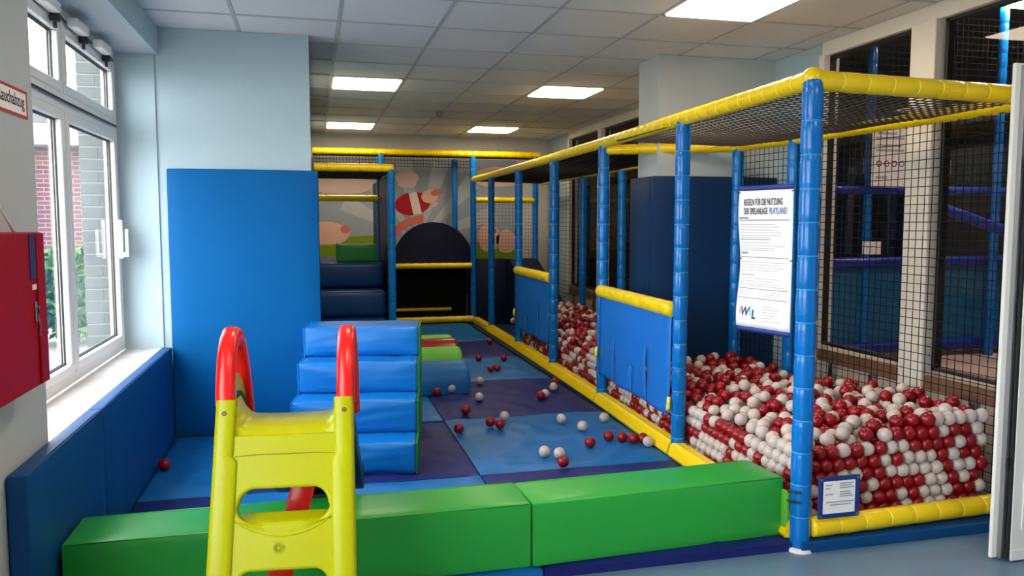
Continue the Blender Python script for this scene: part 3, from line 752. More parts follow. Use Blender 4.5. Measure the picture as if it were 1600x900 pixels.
# step ledges under each hole (curved lip) and the seam line between ladder and top piece
for zt in (0.533, 0.29, 0.06):
    bm = bmesh.new(); pts = []
    for q in range(13):
        f = q / 12; u = -0.152 + 0.304 * f; pts.append(lad(u, zt + 0.004 - 0.052 * sin(pi * f) ** 0.8, 0.017))
    tube(bm, pts, 0.0035, 6); obj('step_rim', bm, M['slideyellow'], sl, True)
    bm = bmesh.new()
    rows = []
    for q in range(13):
        f = q / 12; u = -0.15 + 0.30 * f
        rows.append([bm.verts.new(lad(u, zt - 0.003, 0.0)), bm.verts.new(lad(u, zt - 0.006, 0.016)), bm.verts.new(lad(u, zt - 0.02 * sin(pi * f), 0.022)), bm.verts.new(lad(u, zt + 0.002 - 0.048 * sin(pi * f) ** 0.8, 0.0165))])
    for a, b in zip(rows, rows[1:]):
        for q in range(3): bm.faces.new((a[q], a[q + 1], b[q + 1], b[q]))
    # inner shelf of the step
    box(bm, -0.145 + CX, 0.145 + CX, LE * zt + 0.005, LE * zt + 0.09, zt - 0.022, zt - 0.004, 0.004, 1)
    obj('step_ledge', bm, M['slideyellow'], sl, True, 40)
bm = bmesh.new(); tube(bm, [lad(-0.192, 0.727, 0.018), lad(-0.1, 0.733, 0.019), lad(0.1, 0.733, 0.019), lad(0.192, 0.727, 0.018)], 0.0022, 6); obj('panel_seam', bm, M['slideseam'], sl)
# platform with rolled front lip, dished into the side walls
bm = bmesh.new(); rows = []
lip = [(0.250, 0.760), (0.248, 0.785), (0.256, 0.806), (0.272, 0.822), (0.300, 0.830), (0.36, 0.832), (0.46, 0.828)]
nn = 20
for yy, zz in lip:
    row = []
    for q in range(nn + 1):
        f = -1 + 2 * q / nn; u = 0.178 * f
        up = 0.06 * max(0, abs(f) - 0.72) ** 2 / 0.0784 if zz > 0.80 else 0
        row.append(bm.verts.new((CX + u, yy + 0.004, zz + up - 0.008 * (1 - f * f) * (zz > 0.8))))
    rows.append(row)
for a, b in zip(rows, rows[1:]):
    for q in range(nn): bm.faces.new((a[q], a[q + 1], b[q + 1], b[q]))
o = obj('platform', bm, M['slideyellow'], sl, True, 60); md = o.modifiers.new('thick', 'SOLIDIFY'); md.thickness = 0.008; md.offset = -1
# side cheeks beside the platform
for s in (-1, 1):
    bm = bmesh.new(); x = CX + s * 0.187
    o_ = [(0.262, 0.79), (0.292, 0.88), (0.33, 0.955), (0.40, 0.985), (0.50, 0.96), (0.60, 0.88), (0.66, 0.80), (0.60, 0.72), (0.30, 0.74)]
    prism(bm, [(x, a, b) for a, b in o_], (s * 0.022, 0, 0))
    es = [e for e in bm.edges if e.calc_face_angle(0) > 0.9]; bmesh.ops.bevel(bm, geom=es, offset=0.006, segments=2, profile=0.5, affect='EDGES')
    obj('side_cheek', bm, M['slideyellow'], sl, True, 40)
# red handles: flattened loops
for s in (-1, 1):
    bm = bmesh.new(); path = []
    for a, b in ((0.296, 0.890), (0.305, 0.935), (0.322, 0.99), (0.345, 1.045), (0.38, 1.088), (0.425, 1.108), (0.475, 1.10), (0.525, 1.065), (0.57, 1.005), (0.61, 0.93), (0.645, 0.85), (0.675, 0.77)):
        path.append(Vector((CX + s * 0.198, a, b)))
    n = 14; rows = []
    for i, p in enumerate(path):
        d = (path[min(i + 1, len(path) - 1)] - path[max(i - 1, 0)]).normalized(); v = d.cross(Vector((1, 0, 0))).normalized()
        th = 0.034 if 0 < i < len(path) - 1 else 0.026
        rows.append([bm.verts.new(p + Vector((1, 0, 0)) * (0.0315 * math.copysign(abs(cos(2 * pi * q / n)) ** 0.8, cos(2 * pi * q / n))) + v * th * math.copysign(abs(sin(2 * pi * q / n)) ** 0.8, sin(2 * pi * q / n))) for q in range(n)])
    for a, b in zip(rows, rows[1:]):
        for q in range(n): bm.faces.new((a[q], a[(q + 1) % n], b[(q + 1) % n], b[q]))
    bm.faces.new(rows[0]); bm.faces.new(rows[-1])
    obj('handle', bm, M['slidered'], sl, True, 50)['label'] = 'red looped handle'
    bm = bmesh.new(); c = lad(s * 0.194, 0.863, 0.030); d = Vector((0, -1, LE)).normalized()
    tube(bm, [c, c + d * 0.004], [0.009, 0.007], 10); obj('screw', bm, M['timber'], sl, True, 40)
bm = bmesh.new(); c = lad(-0.012, 0.45, 0.017); d = Vector((0, -1, LE)).normalized()
rr = tube(bm, [c, c + d * 0.003, c + d * 0.003, c - d * 0.002, c - d * 0.002, c + d * 0.006], [0.021, 0.020, 0.016, 0.015, 0.008, 0.004], 16); obj('plug', bm, M['slideyellow'], sl, True, 30)
# chute: U-shaped channel running back over the beam
bm = bmesh.new(); rows = []
path = [(0.44, 0.822), (0.52, 0.805), (0.62, 0.75), (0.80, 0.635), (1.00, 0.505), (1.20, 0.375), (1.36, 0.27), (1.48, 0.205), (1.58, 0.175), (1.66, 0.165)]
prof = [(-0.205, 0.075), (-0.198, 0.095), (-0.186, 0.09), (-0.18, 0.02), (-0.15, 0.0), (0, -0.008), (0.15, 0.0), (0.18, 0.02), (0.186, 0.09), (0.198, 0.095), (0.205, 0.075), (0.205, -0.02), (-0.205, -0.02)]
for yy, zz in path: rows.append([bm.verts.new((CX + a, yy, zz + b)) for a, b in prof])
for a, b in zip(rows, rows[1:]):
    for q in range(len(prof)): bm.faces.new((a[q], a[(q + 1) % len(prof)], b[(q + 1) % len(prof)], b[q]))
bm.faces.new(rows[0]); bm.faces.new(rows[-1])
obj('chute', bm, M['darkgreen'], sl, True, 40)['label'] = 'dark green sliding chute'
bm = bmesh.new(); box(bm, CX - 0.16, CX + 0.16, 1.5, 1.6, 0.052, 0.16, 0.01, 2); obj('chute_foot', bm, M['darkgreen'], sl, True, 40)
# red brace under the platform
bm = bmesh.new()
a, b = Vector((0.05, 0.50, 0.79)), Vector((-0.155, 0.36, 0.02))
d = (b - a); rows = []
for f in (0, 0.5, 1):
    p = a + d * f; rows.append([bm.verts.new(p + Vector((q * 0.043, w * 0.022, 0))) for q, w in ((-1, -0.8), (-0.8, -1), (0.8, -1), (1, -0.8), (1, 0.8), (0.8, 1), (-0.8, 1), (-1, 0.8))])
for u, v in zip(rows, rows[1:]):
    for q in range(8): bm.faces.new((u[q], u[(q + 1) % 8], v[(q + 1) % 8], v[q]))
bm.faces.new(rows[0]); bm.faces.new(rows[-1])
obj('brace', bm, M['slidered'], sl, True, 40)['label'] = 'red slanting brace'

# ================================================================== SIGNS AND BOX ON THE WALLS
t = thing('vent_control_box', 'dark red metal smoke vent control box on the left wall', 'box', (-1.0, 2.9, 0.955))
bm = bmesh.new(); box(bm, 0, 0.1, -0.35, 0.13, 0, 0.515, 0.004, 1); obj('housing', bm, M['firebox'], t)
bm = bmesh.new(); box(bm, 0.099, 0.106, 0.05, 0.128, 0.004, 0.511, 0.002, 1); obj('door_edge', bm, M['firebox'], t)
bm = bmesh.new(); box(bm, 0.1, 0.1035, -0.005, 0.045, 0.36, 0.508); obj('dark_label', bm, M['labelblue'], t)['label'] = 'dark blue label strip'
bm = bmesh.new(); box(bm, 0.1, 0.103, 0.01, 0.045, 0.325, 0.342); obj('white_label', bm, M['paper'], t)
bm = bmesh.new(); box(bm, 0.1, 0.106, 0.02, 0.036, 0.215, 0.285, 0.002, 1); tube(bm, [(0.104, 0.028, 0.265), (0.114, 0.028, 0.265)], 0.006, 8); obj('lock', bm, M['metal'], t)
bm = bmesh.new(); tube(bm, [(0.108, 0.03, 0.24), (0.112, 0.032, 0.2), (0.111, 0.03, 0.17)], 0.003, 6); obj('key', bm, M['metal'], t)
t = tag(obj('cable', (lambda b: (tube(b, [(-0.995, 2.86, 2.0), (-0.994, 2.865, 1.72), (-0.994, 2.87, 1.6), (-0.975, 2.93, 1.52), (-0.965, 2.97, 1.47)], 0.004, 6), b)[1])(bmesh.new()), M['white'], None, True), 'thin white cable running down the left wall to the red box', 'cable')
t = thing('vent_sign', 'white and red sign reading Rauchabzug on the left wall above the red box', 'sign', (-1.0, 0, 0))
y0, y1, z0, z1 = 2.84, 3.262, 1.875, 1.973
bm = bmesh.new(); box(bm, 0.0, 0.004, y0, y1, z0, z1); obj('plate', bm, M['paper'], t)
bm = bmesh.new(); w = 0.010
for q in ((y0, y1, z0, z0 + w), (y0, y1, z1 - w, z1), (y0, y0 + w, z0, z1), (y1 - w, y1, z0, z1)): box(bm, 0.004, 0.005, *q)
obj('red_border', bm, M['inkred'], t)
textmesh('Rauchabzug', 0.062, M['ink'], 'lettering', t, axes((0.0045, y1 - 0.03, z0 + 0.036), (0, 1, 0), (0, 0, 1)), 0.0006, 'RIGHT', xs=0.86)

# rules board tied to the corner post
A_ = Vector((2.11, 3.175, 0)); B_ = Vector((2.03, 3.50, 0))       # right edge, left edge
bd = thing('rules_board', 'white sheet of printed house rules tied beside the front corner post', 'sign', (0, 0, 0))
ex = (A_ - B_).normalized(); WB = (A_ - B_).length; nb = ex.cross(Vector((0, 0, 1)))      # towards the reader
ZT, ZB = 1.655, 1.0
def bp(u, v, o=0.0):
    """u 0..1 from left, v 0..1 from the bottom, with the slight curl of the sheet"""
    z = ZB + (ZT - ZB) * v
    return B_ + ex * (WB * u) + Vector((0, 0, z + (u - 0.5) * (-0.0))) + nb * (o + 0.006 * sin(pi * u) * sin(v * 7) + 0.010 * (1 - u) * sin(v * 8 + 1))
bm = bmesh.new(); n1, n2 = 10, 24
g = [[bm.verts.new(bp(i / n1, j / n2)) for i in range(n1 + 1)] for j in range(n2 + 1)]
for a, b in zip(g, g[1:]):
    for q in range(n1): bm.faces.new((a[q], a[q + 1], b[q + 1], b[q]))
o = obj('sheet', bm, M['paper'], bd, True); md = o.modifiers.new('thick', 'SOLIDIFY'); md.thickness = 0.002; md.offset = 0
for v0, v1 in ((1.0, 1.035), (-0.035, 0.0)):
    bm = bmesh.new(); rows = [[bm.verts.new(bp(i / n1, v, -0.001)) for i in range(n1 + 1)] for v in (v0, v1)]
    for q in range(n1): bm.faces.new((rows[0][q], rows[0][q + 1], rows[1][q + 1], rows[1][q]))
    o = obj('hem', bm, M['fabricblue'], bd, True); md = o.modifiers.new('thick', 'SOLIDIFY'); md.thickness = 0.003
def bar(bm, u0, u1, v, h):
    a = [bm.verts.new(bp(u0 + (u1 - u0) * i / 6, v - h / 2, 0.003)) for i in range(7)]; b = [bm.verts.new(bp(u0 + (u1 - u0) * i / 6, v + h / 2, 0.003)) for i in range(7)]
    for q in range(6): bm.faces.new((a[q], a[q + 1], b[q + 1], b[q]))
def curl(o, u_scale=1):
    """lay flat lettering (x along u in metres, y = height) on the curled sheet"""
    for v in o.data.vertices:
        x, y = v.co.x, v.co.y; v.co = bp(x / WB, y / (ZT - ZB), 0.003 + v.co.z)
def letters(txt, u, v, size, m, bold=0.0, shear=0.0, u1=None):
    o = textmesh(txt, size, M[m], 'lettering', bd, Matrix.Identity(4), bold, 'LEFT', shear)
    xs_ = [w.co.x for w in o.data.vertices]; a, b = min(xs_), max(xs_); k = (u1 - u) * WB / (b - a)
    for w in o.data.vertices: w.co.x = (w.co.x - a) * k + u * WB; w.co.y += v * (ZT - ZB)
    curl(o); return o
letters('REGELN F\u00dcR DIE NUTZUNG', 0.11, 0.893, 0.044, 'ink', 0.0006, 0, 0.82)
letters('DER SPIELANLAGE', 0.11, 0.828, 0.044, 'ink', 0.0006, 0, 0.55)
letters('PLAYLAND', 0.58, 0.828, 0.044, 'inkblue', 0.0006, 0.1, 0.90)
for v, h in ((0.785, 0.007), (0.515, 0.007), (0.285, 0.006), (0.215, 0.006)):
    bm = bmesh.new(); bar(bm, 0.03, 0.95, v, h); obj('rule_line', bm, M['inklilac'], bd)
bm = bmesh.new(); bar(bm, 0.03, 0.2, 0.803, 0.014); bar(bm, 0.04, 0.17, 0.545, 0.014); bar(bm, 0.04, 0.6, 0.645, 0.006); bar(bm, 0.05, 0.32, 0.385, 0.006); obj('subheading', bm, M['inklilac'], bd)
rd = random.Random(3); bm = bmesh.new()
for v in [0.755, 0.735, 0.715, 0.695, 0.675, 0.66, 0.62, 0.60, 0.58, 0.565, 0.48, 0.46, 0.44, 0.42, 0.36, 0.34, 0.32, 0.305]: bar(bm, 0.05, rd.uniform(0.6, 0.93), v, 0.0045)
for v in (0.265, 0.25, 0.235): bar(bm, 0.05, 0.3, v, 0.004); bar(bm, 0.5, rd.uniform(0.75, 0.9), v, 0.004)
for v in (0.16, 0.14, 0.12, 0.10, 0.08, 0.055): bar(bm, 0.52, rd.uniform(0.7, 0.85), v, 0.005)
bar(bm, 0.44, 0.446, 0.11, 0.15)
obj('small_print', bm, M['inkgrey'], bd)
letters('W', 0.11, 0.08, 0.062, 'inkdeep', 0.0014, 0.25, 0.28); letters('L', 0.31, 0.065, 0.062, 'inkdeep', 0.002, 0.2, 0.385)
letters('i', 0.075, 0.095, 0.05, 'inkred', 0.0008, 0.2, 0.10); bm = bmesh.new(); bar(bm, 0.27, 0.30, 0.12, 0.07); obj('logo_stroke', bm, M['inksky'], bd)
for v in (0.985, 0.5):
    bm = bmesh.new(); p = bp(0.0, v, 0.0); tube(bm, [p + ex * 0.01, p - ex * 0.015 + Vector((0, 0, 0.006)), p - ex * 0.012 - nb * 0.02], 0.003, 6); obj('cable_tie', bm, M['seal'], bd)
    bm = bmesh.new(); p = bp(1.0, v, 0.0); tube(bm, [p - ex * 0.01, p + ex * 0.012 + Vector((0, 0, 0.004)), Vector((2.13, 3.17, p.z))], 0.003, 6); obj('cable_tie', bm, M['seal'], bd)

# small notice on the front of the pit
sn = thing('notice_plate', 'small navy-bordered printed notice standing on the front bottom rail', 'sign', (2.20, 3.055, 0.158))
bm = bmesh.new(); w_, h_ = 0.215, 0.195
for q in ((0, w_, 0, 0.022), (0, w_, h_ - 0.022, h_), (0, 0.024, 0.022, h_ - 0.022), (w_ - 0.024, w_, 0.022, h_ - 0.022)): box(bm, q[0], q[1], -0.004, 0.004, q[2], q[3], 0.002, 1)
obj('border', bm, M['signframe'], sn)
bm = bmesh.new(); box(bm, 0.02, w_ - 0.02, -0.002, 0.002, 0.02, h_ - 0.02); obj('plate', bm, M['paper'], sn)
bm = bmesh.new()
for x0, x1, z in ((0.035, 0.07, 0.155), (0.035, 0.06, 0.14), (0.035, 0.075, 0.112), (0.11, 0.18, 0.16), (0.11, 0.17, 0.15), (0.11, 0.185, 0.14), (0.11, 0.165, 0.12), (0.11, 0.17, 0.11), (0.11, 0.18, 0.10), (0.04, 0.185, 0.075), (0.06, 0.17, 0.062)):
    box(bm, x0, x1, -0.003, -0.001, z - 0.003, z + 0.003)
obj('small_print', bm, M['inkgrey'], sn)
for x, z in ((0.012, 0.012), (w_ - 0.012, 0.012), (0.012, h_ - 0.012), (w_ - 0.012, h_ - 0.012)):
    bm = bmesh.new(); tube(bm, [(x, -0.004, z), (x, -0.006, z)], 0.006, 8); obj('eyelet', bm, M['metal'], sn)

# ================================================================== BACK PLAY TOWER
tw = thing('play_tower', 'dark two-level play tower with yellow rails and padded steps at the back', 'play frame', (0, 0, 0))
YT = 11.38
post(tw, 2.28, YT, 0.02, 2.44); post(tw, 0.955, YT, 0.02, 2.46); post(tw, 3.22, YT, 0.02, 2.46); post(tw, 2.06, 11.68, 0.94, 2.40)
rail(tw, (0.02, YT, 2.5), (2.28, YT, 2.5), r=0.046); rail(tw, (2.28, YT, 2.5), (3.3, YT, 2.5), r=0.046)
rail(tw, (1.0, YT - 0.02, 0.885), (2.25, YT - 0.02, 0.885), r=0.04)
rail(tw, (0.98, YT - 0.05, 0.105), (2.26, YT - 0.05, 0.105), r=0.045, name='bottom_rail')
rail(tw, (2.32, YT, 1.835), (3.2, YT, 1.835), r=0.042)
rail(tw, (1.0, YT + 0.3, 0.22), (2.0, YT + 0.3, 0.22), r=0.025)
# entry bay with the steps
post(tw, 0.845, 8.80, 0.06, 2.06); post(tw, 0.845, 10.30, 0.05, 2.06, r=0.042)
rail(tw, (0.03, 8.80, 2.10), (0.87, 8.80, 2.10), r=0.046); rail(tw, (0.845, 8.82, 2.10), (0.845, 10.3, 2.10), r=0.042)
rail(tw, (0.03, 10.3, 1.815), (0.83, 10.3, 1.815), r=0.042)
net(tw, (0.03, 8.82, 2.06), (0.8, 0, 0), (0, 1.48, 0), 0.05, 0.003, 0.02)
net(tw, (0.03, 8.81, 1.99), (0.8, 0, 0), (0, 0, 0.09), 0.04, 0.004)
net(tw, (0.03, YT, 2.30), (2.2, 0, 0), (0, 0, 0.18), 0.045, 0.004); net(tw, (0.03, YT, 2.47), (3.2, 0, 0), (0, 0.45, 0), 0.05, 0.003)
bm = bmesh.new(); box(bm, 0.835, 0.855, 8.85, 11.33, 0.052, 2.04); obj('side_wall', bm, M['midnight'], tw)
for z0, z1, ya, yb, s in ((0.052, 0.45, 8.58, 11.0, 1), (0.45, 0.75, 8.9, 11.0, 2), (0.75, 1.05, 9.24, 11.0, 3)):
    bm = bmesh.new(); box(bm, 0.02, 0.80, ya, yb, z0, z1 - 0.001, 0.06, 4); obj('padded_step', bm, M['stepblue'], tw, True, 50)
bm = bmesh.new(); box(bm, 0.86, 3.28, YT + 0.25, 11.8, 0.86, 0.95, 0.01, 2); obj('deck', bm, M['midnight'], tw)
# cave under the deck and arched tunnel mouth above it
bm = bmesh.new(); box(bm, 1.02, 2.24, YT + 0.33, YT + 0.36, 0.0, 0.86); box(bm, 0.98, 1.0, YT + 0.03, YT + 0.35, 0, 0.86); box(bm, 2.26, 2.28, YT + 0.05, YT + 0.35, 0, 0.86); obj('cave_lining', bm, M['black'], tw)
bm = bmesh.new(); cxa, ra = 1.70, 0.585
prism(bm, [(cxa + ra * cos(pi * q / 28), YT + 0.05, 0.93 + ra * sin(pi * q / 28)) for q in range(29)] + [(cxa - ra, YT + 0.05, 0.86), (cxa + ra, YT + 0.05, 0.86)], (0, 0.05, 0)); obj('arch_panel', bm, M['midnight'], tw, True, 40)
bm = bmesh.new(); box(bm, 2.33, 3.2, YT + 0.0, YT + 0.05, 0.0, 0.98, 0.012, 2); obj('front_panel', bm, M['midnight'], tw, True, 40)
# tube slide into the pit: padded wedge
bm = bmesh.new(); prism(bm, [(2.75, YT - 0.02, 0.98), (2.75, YT - 0.3, 0.98), (2.75, 9.2, 0.22), (2.75, 9.1, 0.06), (2.75, YT - 0.02, 0.06)], (0.42, 0, 0)); obj('pit_slide', bm, M['midnight'], tw)
net(tw, (2.32, YT + 0.02, 1.0), (0.9, 0, 0), (0, 0, 0.82), 0.05, 0.002)
gb = thing('foam_cube', 'small dark green foam block on top of the padded steps at the back', 'foam block', (0.275, 9.42, 1.052))
foamblock('cover', 0.46, 0.5, 0.2, 'sidegreen', 0.01, parent=gb)

# mural banner on the back wall: flat print with depth only as thin film
mu = thing('mural_banner', 'printed mural banner with clouds, hills and pink farm pigs on the back wall', 'mural', (0, YB - 0.012, 0))
bm = bmesh.new(); box(bm, 0.005, 3.05, 0, 0.008, 0.4, 2.46); obj('sheet', bm, M['muralsky'], mu)
def flat(pts, m, layer, name):
    bm = bmesh.new(); prism(bm, [(x, -0.0015 * layer, z) for x, z in pts], (0, 0.0012, 0)); return obj(name, bm, M[m], mu)
def blob(cx, cz, rx, rz, n=24, wob=0.0, ph=0.0, rot=0.0):
    out = []
    for q in range(n):
        a = 2 * pi * q / n; k = 1 + wob * sin(5 * a + ph); x, z = rx * k * cos(a), rz * k * sin(a)
        out.append((cx + x * cos(rot) - z * sin(rot), cz + x * sin(rot) + z * cos(rot)))
    return out
for a in (20, 48, 74, 100, 128, 152):
    p, q = radians(a - 6), radians(a + 6); c = (1.55, 1.25)
    pts = [c, (c[0] + 1.25 * cos(p), c[1] + 1.19 * sin(p)), (c[0] + 1.25 * cos(q), c[1] + 1.19 * sin(q))]
    flat(pts, 'muralray', 1, 'print_ray')
flat([(0.01, 0.42), (3.04, 0.42), (3.04, 1.18), (2.75, 1.28), (2.4, 1.2), (2.1, 1.22), (1.7, 1.1), (1.2, 1.2), (0.85, 1.32), (0.5, 1.3), (0.2, 1.2), (0.01, 1.14)], 'muralgrass', 2, 'print_hill')
flat(blob(1.38, 2.16, 0.17, 0.14, wob=0.06), 'muralcloud', 2, 'print_cloud'); flat(blob(0.42, 2.12, 0.52, 0.2, wob=0.05), 'muralcloud', 2, 'print_cloud'); flat(blob(2.75, 2.2, 0.4, 0.15, wob=0.05), 'muralcloud', 2, 'print_cloud')
# pink arc of a rainbow left of the arch
flat([(1.62 + 0.62 * cos(radians(a)), 1.0 + 0.62 * sin(radians(a))) for a in range(90, 181, 9)] + [(1.62 + 0.5 * cos(radians(a)), 1.0 + 0.5 * sin(radians(a))) for a in range(180, 89, -9)], 'muralsnout', 3, 'print_arc')
# flying pig in a red and white striped jersey
flat(blob(1.46, 1.79, 0.27, 0.17, rot=0.15), 'muralred', 3, 'print_jersey'); flat([(1.40, 1.95), (1.52, 1.965), (1.60, 1.64), (1.47, 1.625)], 'muralwhite', 4, 'print_stripe')
flat(blob(1.72, 1.90, 0.13, 0.10, rot=0.2), 'muralpig', 4, 'print_head'); flat(blob(1.82, 1.96, 0.09, 0.05, rot=0.3), 'muralsnout', 5, 'print_snout'); flat(blob(1.80, 1.78, 0.05, 0.03, rot=0.7), 'muralpig', 3, 'print_foot')
# grazing pigs
flat(blob(0.2, 1.35, 0.34, 0.17, wob=0.03), 'muralpig', 3, 'print_pig'); flat(blob(0.47, 1.41, 0.07, 0.06), 'muralsnout', 4, 'print_snout')
flat(blob(2.62, 1.28, 0.17, 0.22, wob=0.04), 'muralpig', 3, 'print_pig'); flat(blob(2.9, 1.22, 0.16, 0.18, wob=0.04), 'muralpig', 3, 'print_pig'); flat(blob(2.7, 1.38, 0.05, 0.04), 'muralsnout', 4, 'print_snout')

# ================================================================== PLAY STRUCTURE IN THE NEXT ROOM
ceiling_light(7.3, 8.1, 6.6, 7.4, 3.89, 'ceiling panel in the next room, at the right edge above the white door', 'lampdim')
ceiling_light(5.2, 6.0, 4.2, 5.0, 3.89, 'ceiling panel in the next room, out of sight above the glass', 'lampdim')
nr = thing('climbing_frame', 'dark blue climbing frame with a padded barrier in the room beyond the glass', 'play frame', (0, 0, 0))
YN = 7.5
for x, y in ((5.9, YN), (4.95, YN + 1.6), (7.45, YN - 0.15), (6.75, YN + 1.8), (8.4, YN + 0.3)): post(nr, x, y, 0.0, 3.85, r=0.05, seg=0.16, n=10)
for z, r in ((1.07, 0.06), (0.12, 0.06), (1.86, 0.05)): rail(nr, (4.3, YN - 0.03, z), (8.4, YN - 0.03, z), r=r, seg=0.4, m='royal', n=10)
rail(nr, (4.9, YN + 0.9, 2.5), (5.9, YN + 0.2, 2.5), r=0.04, seg=0.4, m='royal', n=10)
rail(nr, (6.4, YN - 0.2, 1.75), (7.7, YN - 0.6, 1.25), r=0.06, seg=0.4, m='royal', n=10, name='slide_edge')
bm = bmesh.new(); box(bm, 4.3, 8.4, YN, YN + 0.06, 0.12, 1.05, 0.01, 2); obj('barrier_panel', bm, M['teal'], nr)
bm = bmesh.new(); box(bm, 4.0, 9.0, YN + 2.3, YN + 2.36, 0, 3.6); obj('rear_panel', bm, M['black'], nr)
bm = bmesh.new(); box(bm, 5.3, 5.75, YN + 0.9, YN + 1.2, 1.05, 1.5, 0.05, 3); obj('foam_bollard', bm, M['midnight'], nr, True, 50)
bm = bmesh.new(); box(bm, 6.9, 7.3, YN + 0.6, YN + 0.9, 1.05, 1.9, 0.05, 3); obj('foam_bollard', bm, M['midnight'], nr, True, 50)
bm = bmesh.new(); box(bm, 6.55, 6.63, YN + 1.2, YN + 1.24, 1.1, 2.2); box(bm, 7.15, 7.28, YN + 1.2, YN + 1.24, 1.1, 2.1); obj('light_upright', bm, M['metal'], nr)
bm = bmesh.new(); box(bm, 6.6, 7.9, YN + 1.0, YN + 1.06, 2.12, 2.3); obj('grey_crossbar', bm, M['metal'], nr)
bm = bmesh.new(); box(bm, 5.82, 6.05, YN - 0.05, YN - 0.04, 1.16, 1.3); obj('small_label', bm, M['paper'], nr)
net(nr, (4.3, YN + 0.1, 1.9), (4.1, 0, 0), (0, 0, 1.9), 0.07, 0.0025)
pn = thing('poster', 'white printed poster hanging behind the glass in the next room', 'poster', (5.84, YN - 0.12, 1.9))
bm = bmesh.new(); box(bm, 0, 0.46, 0, 0.006, 0, 0.62); obj('sheet', bm, M['paper'], pn)
bm = bmesh.new()
for z, a, b in ((0.55, 0.06, 0.3), (0.5, 0.04, 0.4), (0.42, 0.05, 0.36), (0.37, 0.05, 0.4), (0.08, 0.05, 0.2)): box(bm, a, b, -0.001, 0, z, z + 0.025)
obj('small_print', bm, M['inkgrey'], pn)
for i, m in enumerate(('ink', 'inkred', 'ink', 'inkblue')):
    bm = bmesh.new(); tube(bm, [(0.09 + i * 0.095, 0.0, 0.24), (0.09 + i * 0.095, -0.002, 0.24)], 0.035, 14); tube(bm, [(0.09 + i * 0.095, -0.002, 0.24), (0.09 + i * 0.095, -0.0025, 0.24)], 0.022, 14, mi=1); obj('print_roundel', bm, [M[m], M['paper']], pn)

# ================================================================== BALLS
BR = 0.036
def ballmesh(sub, nm):
    bm = bmesh.new(); sphere(bm, (0, 0, 0), BR, sub)
    # moulding seam round the equator
    me = bpy.data.meshes.new(nm); bm.to_mesh(me); bm.free(); me.polygons.foreach_set('use_smooth', [True] * len(me.polygons)); return me
mr, mw = ballmesh(3, 'red_ball'), ballmesh(3, 'white_ball'); mr.materials.append(M['red']); mw.materials.append(M['whiteball'])
def ball(x, y, z, red, label, group):
    o = bpy.data.objects.new('plastic_ball', mr if red else mw); COL.objects.link(o); o.location = (x, y, z)
    return tag(o, label, 'ball', group)
loose = [
 (1.125, 6.572, 0, 'white ball on the indigo mat just right of the steps, next to a red ball'),
 (1.424, 6.834, 0, 'white ball on the indigo mat nearest the blue foam roll'),
 (1.291, 6.223, 0, 'white ball in the middle of the left half of the dark indigo mat'),
 (1.343, 5.569, 0, 'white ball just behind a touching pair of red balls on the blue mat'),
 (1.726, 5.394, 0, 'white ball alone near the back edge of the light blue mat'),
 (1.791, 5.116, 0, 'white ball alone, second along the row of three on the light blue mat'),
 (2.041, 5.354, 0, 'white ball lying closest to the yellow floor rail at the back of the light mat'),
 (1.37, 4.617, 0, 'white ball nearest the green beam, just left of a white and red pair'),
 (1.451, 4.569, 0, 'white ball half hidden behind the frontmost red ball'),
 (2.089, 4.675, 0, 'white ball at the end of the red row against the yellow floor rail'),
 (2.004, 6.488, 0, 'white ball touching a red ball beside the yellow rail on the indigo mat'),
 (1.853, 6.232, 0, 'white ball just behind a red ball on the right of the indigo mat'),
 (2.041, 9.218, 1, 'farthest loose red ball, near the yellow rail on the fourth mat'),
 (1.674, 8.092, 1, 'red ball alone on the third mat, left of centre'),
 (1.929, 8.028, 1, 'red ball alone on the third mat, nearer the yellow rail'),
 (1.649, 7.40, 1, 'left ball of the touching red pair on the third mat'),
 (1.724, 7.44, 1, 'right ball of the touching red pair on the third mat'),
 (0.992, 6.526, 1, 'red ball tucked against the right side of the foam steps'),
 (1.102, 5.814, 1, 'red ball at the left front of the dark indigo mat'),
 (0.953, 5.291, 1, 'red ball on the seam left of the light blue mat'),
 (1.196, 5.385, 1, 'left ball of the touching red pair on the light blue mat'),
 (1.252, 5.32, 1, 'right ball of the touching red pair on the light blue mat'),
 (1.717, 4.753, 1, 'red ball by itself in front of the red row on the light blue mat'),
 (1.89, 4.869, 1, 'leftmost red ball of the row leading to the yellow floor rail'),
 (1.962, 4.807, 1, 'second red ball of the row leading to the yellow floor rail'),
 (2.024, 4.765, 1, 'third red ball of the row leading to the yellow floor rail'),
 (2.085, 4.752, 1, 'red ball half hidden behind the white ball at the yellow rail'),
 (1.421, 4.4, 1, 'frontmost red ball, in front of a white ball near the green beam'),
 (2.085, 6.70, 1, 'red ball behind the white ball against the yellow floor rail'),
 (1.798, 6.175, 1, 'red ball in front of a white ball on the right of the indigo mat'),
 (-0.87, 4.914, 1, 'single red ball on the far left mat beside the low wall pad')]
def matz(x, y):
    return max([Z(x, y) for x0, x1, y0, y1, Z in MATS if x0 <= x <= x1 and y0 <= y <= y1] + [0.05])
for x, y, r, lb in loose: ball(x, y, matz(x, y) + BR, r, lb, 'loose balls on the floor mats')

